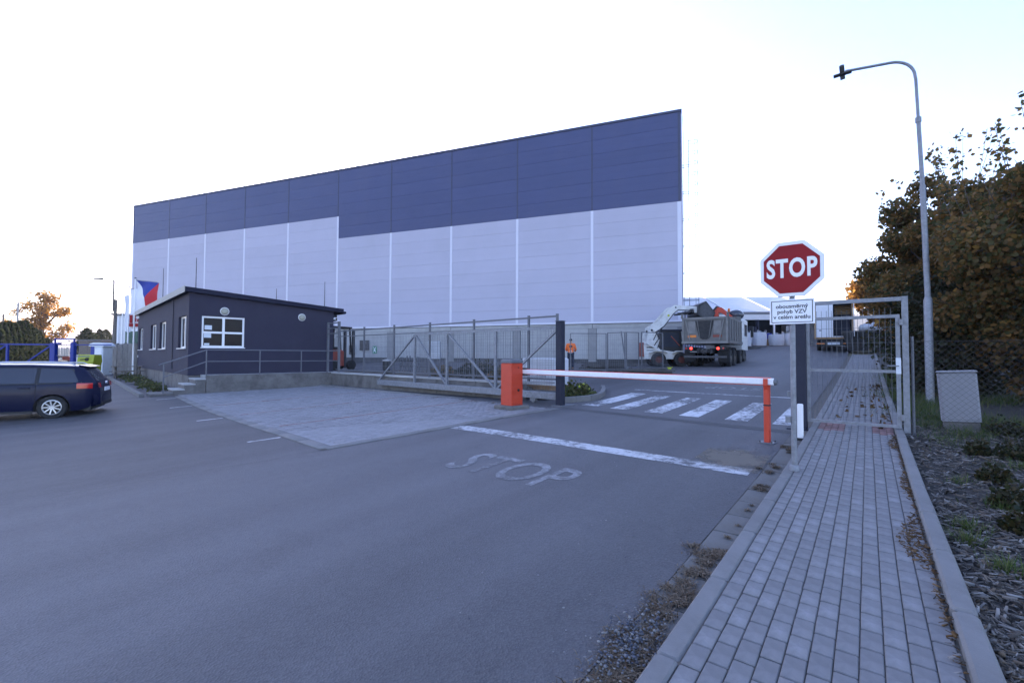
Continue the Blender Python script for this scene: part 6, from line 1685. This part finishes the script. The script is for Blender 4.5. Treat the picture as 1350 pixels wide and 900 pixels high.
# bark mulch chips
def chips(name, n, srange, trange, size, dz, material, bias=1.0, thick=.10, rng=None, mask=None):
    rng = rng or nr
    s = srange[0] + (srange[1]-srange[0])*rng.uniform(0,1,n)**bias; t = rng.uniform(*trange, n)
    if mask is not None:
        kp = mask(s,t,rng.uniform(0,1,n)); s, t = s[kp], t[kp]; n = len(s)
    x = s*RD[0]+t*RN[0]; y = s*RD[1]+t*RN[1]; z = Hv(x,y)+dz+rng.uniform(0,.035,n)
    L_ = size*rng.uniform(.4,1.5,n); W_ = L_*rng.uniform(.12,.38,n); Th = W_*thick*2+.001
    a = rng.uniform(0,math.pi,n); tl = rng.normal(0,.28,n); rl = rng.normal(0,.5,n)
    d = np.stack([np.cos(a)*np.cos(tl),np.sin(a)*np.cos(tl),np.sin(tl)],-1)
    up = np.stack([rng.normal(0,.35,n),rng.normal(0,.35,n),np.ones(n)],-1); sd = np.cross(d,up); sd /= np.linalg.norm(sd,axis=1)[:,None]; u = np.cross(sd,d)
    C = np.array([(-1,-.7,-1),(1,-.5,-1),(.9,.6,-1),(-.9,1,-1),(-.95,-.6,1),(.85,-.4,1),(.9,.5,1),(-1,.8,1)])*.5
    V = np.stack([x,y,z],-1)[:,None,:] + C[None,:,0,None]*(L_[:,None]*d)[:,None,:] + C[None,:,1,None]*(W_[:,None]*sd)[:,None,:] + C[None,:,2,None]*(Th[:,None]*u)[:,None,:]
    FB_ = np.array([(4,5,6,7),(0,1,5,4),(1,2,6,5),(2,3,7,6),(3,0,4,7)])
    F = (FB_[None]+(np.arange(n)*8)[:,None,None]).reshape(-1,4)
    o = np_mesh(name, V.reshape(-1,3), F, material); o['kind'] = 'stuff'; o['label'] = 'loose grey-brown bark chips covering the bed beside the footpath' if 'mulch' in name else 'scattered chips and litter on the paving'
    o['category'] = 'mulch'
    return o
chips('bark_mulch', 24000, (.4,3.8), (.48,2.0), .040, .055, M['chips'])
chips('bark_mulch', 17000, (2.0,6.4), (.48,3.4), .06, .055, M['chips'])
chips('bark_mulch', 7000, (6.0,11.5), (.48,3.8), .07, .055, M['chips'])
def spill(s,t,u):
    return (t > .34 - .16*np.maximum(0, np.sin(s*2.1+.6)*np.sin(s*.83+1.1))-.04*u) | ((np.abs(s-2.05) < .35) & (t > .30-.33*np.exp(-((s-2.05)/.25)**2)*u))
chips('path_litter', 5200, (1.2,10.0), (.02,.345), .034, PD-.004, M['fallen'], mask=spill, thick=.2)
chips('path_chips', 900, (1.5,4.0), (.02,.34), .05, PD, M['chips'], mask=spill)
# grass tufts, dry grass along the gutter
def blades(name, centres, n_each, hgt, spread, material, label, flatness=0.0, rng=None):
    rng = rng or nr; V, F = [], []; k = 0
    for (x0,y0,r,sc) in centres:
        m_ = int(n_each*sc); a = rng.uniform(0,2*math.pi,m_); rr = r*np.abs(rng.normal(0,.62,m_))
        bx = x0+rr*np.cos(a); by = y0+rr*np.sin(a); bz = Hv(bx,by)+.01
        h_ = hgt*rng.uniform(.4,1.2,m_)*sc**.3; az_ = rng.uniform(0,2*math.pi,m_); ln = rng.uniform(.2,1.0,m_)*spread
        w_ = .0035*rng.uniform(.7,1.6,m_)
        for f, ww in ((0,1.0),(.5,.8),(1.0,.12)):
            px_ = bx+np.cos(az_)*h_*ln*f**1.6; py_ = by+np.sin(az_)*h_*ln*f**1.6
            pz_ = bz+h_*(f-flatness*f*f)*(1-.35*ln*f)
            V.append(np.stack([px_-np.sin(az_)*w_*ww, py_+np.cos(az_)*w_*ww, pz_],-1)); V.append(np.stack([px_+np.sin(az_)*w_*ww, py_-np.cos(az_)*w_*ww, pz_],-1))
        base_ = k; idx = np.arange(m_)
        for L_ in range(2):
            F.append(np.stack([base_+(2*L_)*m_+idx, base_+(2*L_+1)*m_+idx, base_+(2*L_+3)*m_+idx, base_+(2*L_+2)*m_+idx],-1))
        k += 6*m_
    o = np_mesh(name, np.concatenate(V), np.concatenate(F), material); o['kind'] = 'stuff'; o['label'] = label; o['category'] = 'grass'
    return o
cs = []
for s0_, r, sc, sp in ((1.6,.2,2.0,9),(1.95,.18,1.6,9),(2.3,.17,1.6,9),(2.65,.13,1.0,6),(3.0,.15,1.2,8),(3.35,.12,1.0,5),(3.85,.13,1.1,9),(4.5,.05,.4,2),(5.2,.05,.4,2),(5.9,.10,.8,5),(7.1,.11,.9,6),(8.5,.10,.8,6)):
    for k in range(sp):
        x, y = ST(s0_+rnd.gauss(0,.16), -.96-abs(rnd.gauss(0,.07))); cs.append((x,y,r*rnd.uniform(.25,.75),sc*rnd.uniform(.10,.34)))
blades('dry_grass', cs, 520, .085, 1.5, M['dry_grass'], 'dry brown grass clumps growing in the gutter along the kerb', flatness=.55)
gs = []
for s, t, r, sc in ((5.2,.62,.13,.7),(5.6,.66,.12,.6),(4.7,.75,.12,.7),(6.4,1.0,.2,.8),(3.6,.9,.12,.4),(7.4,.8,.2,.4),(8.6,1.5,.5,.7),(9.6,1.2,.4,.7),(10.2,.9,.3,.6),(11.5,.9,.35,1.4),(12.5,1.0,.4,1.6),(13.6,.9,.4,1.6),(14.5,1.4,.5,1.6),(16,1.0,.5,1.6),(3.0,1.1,.1,.3),(9.0,2.6,.6,1.6),(7.8,3.4,.6,1.4)):
    x, y = ST(s,t); gs.append((x,y,r,sc))
blades('verge_grass', gs, 260, .20, 1.1, M['grass'], 'green grass tufts growing along the footpath edging')
rr_ = []
for k in range(46):
    s, t = rnd.uniform(10.5,26), .6+abs(rnd.gauss(0,1.4)); x, y = ST(s,t); rr_.append((x,y,.6,1.3))
blades('verge_grass', rr_, 240, .26, 1.0, M['grass'], 'rough green grass on the shaded verge under the trees')
ds = []
for k in range(26):
    s, t = rnd.uniform(1.5,7.5), rnd.uniform(.55,1.6); x, y = ST(s,t); ds.append((x,y,.15,.25))
blades('dry_grass', ds, 160, .17, 2.0, M['dry_grass'], 'dry grass stalks lying over the bark mulch', flatness=.5)
gl = [(*[float(q) for q in lot_fn(5.8, b)], .18, .5) for b in (2.2,3.0,3.6,5.0)]
blades('lot_weeds', gl, 160, .08, 1.2, M['dry_grass'], 'small dry weed tufts along the sliding gate kerb', flatness=.4)
blades('paving_tuft', [(*ST(6.25,-.35),.05,.35),(*ST(10.05,-.55),.16,.6),(*ST(10.0,.2),.14,.7)], 120, .06, 1.5, M['dry_grass'], 'tiny grass tufts sprouting between the footpath pavers')
# gravel and stones spilt in the gutter
def stones_(name, n, fn, size, label, cat, lift=0.0):
    s, t = fn(n); n = len(s); x = s*RD[0]+t*RN[0]; y = s*RD[1]+t*RN[1]
    sz = size*nr.uniform(.4,1.4,n); z = Hv(x,y)+.004+sz*.25+lift*nr.uniform(.2,1,n)
    ico = np.array([(0,0,1),(.9,0,.2),(.25,.85,.15),(-.75,.5,.1),(-.7,-.55,.2),(.3,-.85,.15),(0,0,-.6)])
    V = ico[None]*sz[:,None,None]*nr.uniform(.6,1.2,(n,7,3))*.6
    a = nr.uniform(0,6.28,n); c_, s_ = np.cos(a)[:,None], np.sin(a)[:,None]
    V = np.stack([V[...,0]*c_-V[...,1]*s_, V[...,0]*s_+V[...,1]*c_, V[...,2]*.8],-1) + np.stack([x,y,z],-1)[:,None,:]
    FI = np.array([(0,1,2),(0,2,3),(0,3,4),(0,4,5),(0,5,1),(6,2,1),(6,3,2),(6,4,3),(6,5,4),(6,1,5)])
    o = np_mesh(name, V.reshape(-1,3), (FI[None]+(np.arange(n)*7)[:,None,None]).reshape(-1,3), M['stones']); o['kind'] = 'stuff'; o['label'] = label; o['category'] = cat
stones_('gravel', 700, lambda n: (nr.normal(2.40,.20,n), nr.normal(-1.04,.08,n)), .017, 'loose grey gravel spilt in the gutter beside the kerb', 'gravel', .045)
stones_('gravel', 260, lambda n: (nr.uniform(2,10,n), -1.15-np.abs(nr.normal(0,.6,n))), .012, 'small loose stones scattered on the asphalt near the kerb', 'gravel')
stones_('gravel', 160, lambda n: (nr.uniform(1,11,n), nr.uniform(-9,-1.5,n)), .010, 'few tiny stones scattered over the open asphalt', 'gravel')
# leaves lying on the footpath beyond the gate
n = 80
s = nr.uniform(10.6,19,n); t = np.where(nr.random(n)<.75, .33-np.abs(nr.normal(0,.22,n)), nr.uniform(-.7,.3,n))
P = np.stack([s*RD[0]+t*RN[0], s*RD[1]+t*RN[1], Hv(s*RD[0]+t*RN[0], s*RD[1]+t*RN[1])+PD+.012],-1)
D = np.stack([nr.normal(0,1,n),nr.normal(0,1,n),nr.normal(0,.15,n)],-1)
o = leaves_mesh('fallen_leaves', P, D, .11, M['fallen'], None, MAPLE, MAPLEF, spread=.15, kind='stuff'); o['label'] = 'fallen brown leaves lying on the far footpath'; o['category'] = 'leaves'
# ================================================================ HAZE
hz_m = bpy.data.materials.new('haze'); hz_m.use_nodes = True
hz_m.node_tree.nodes.remove(hz_m.node_tree.nodes['Principled BSDF'])
pv = hz_m.node_tree.nodes.new('ShaderNodeVolumePrincipled'); pv.inputs['Color'].default_value = (.93,.95,1,1)
pv.inputs['Density'].default_value = .00035; pv.inputs['Anisotropy'].default_value = .3
hz_m.node_tree.links.new(pv.outputs[0], hz_m.node_tree.nodes['Material Output'].inputs['Volume'])
hzo = part('haze', MB().box(-2700,2700,-400,3200,-2.0,125), hz_m); hzo['kind'] = 'stuff'; hzo['label'] = 'thin pale autumn haze over the whole site'
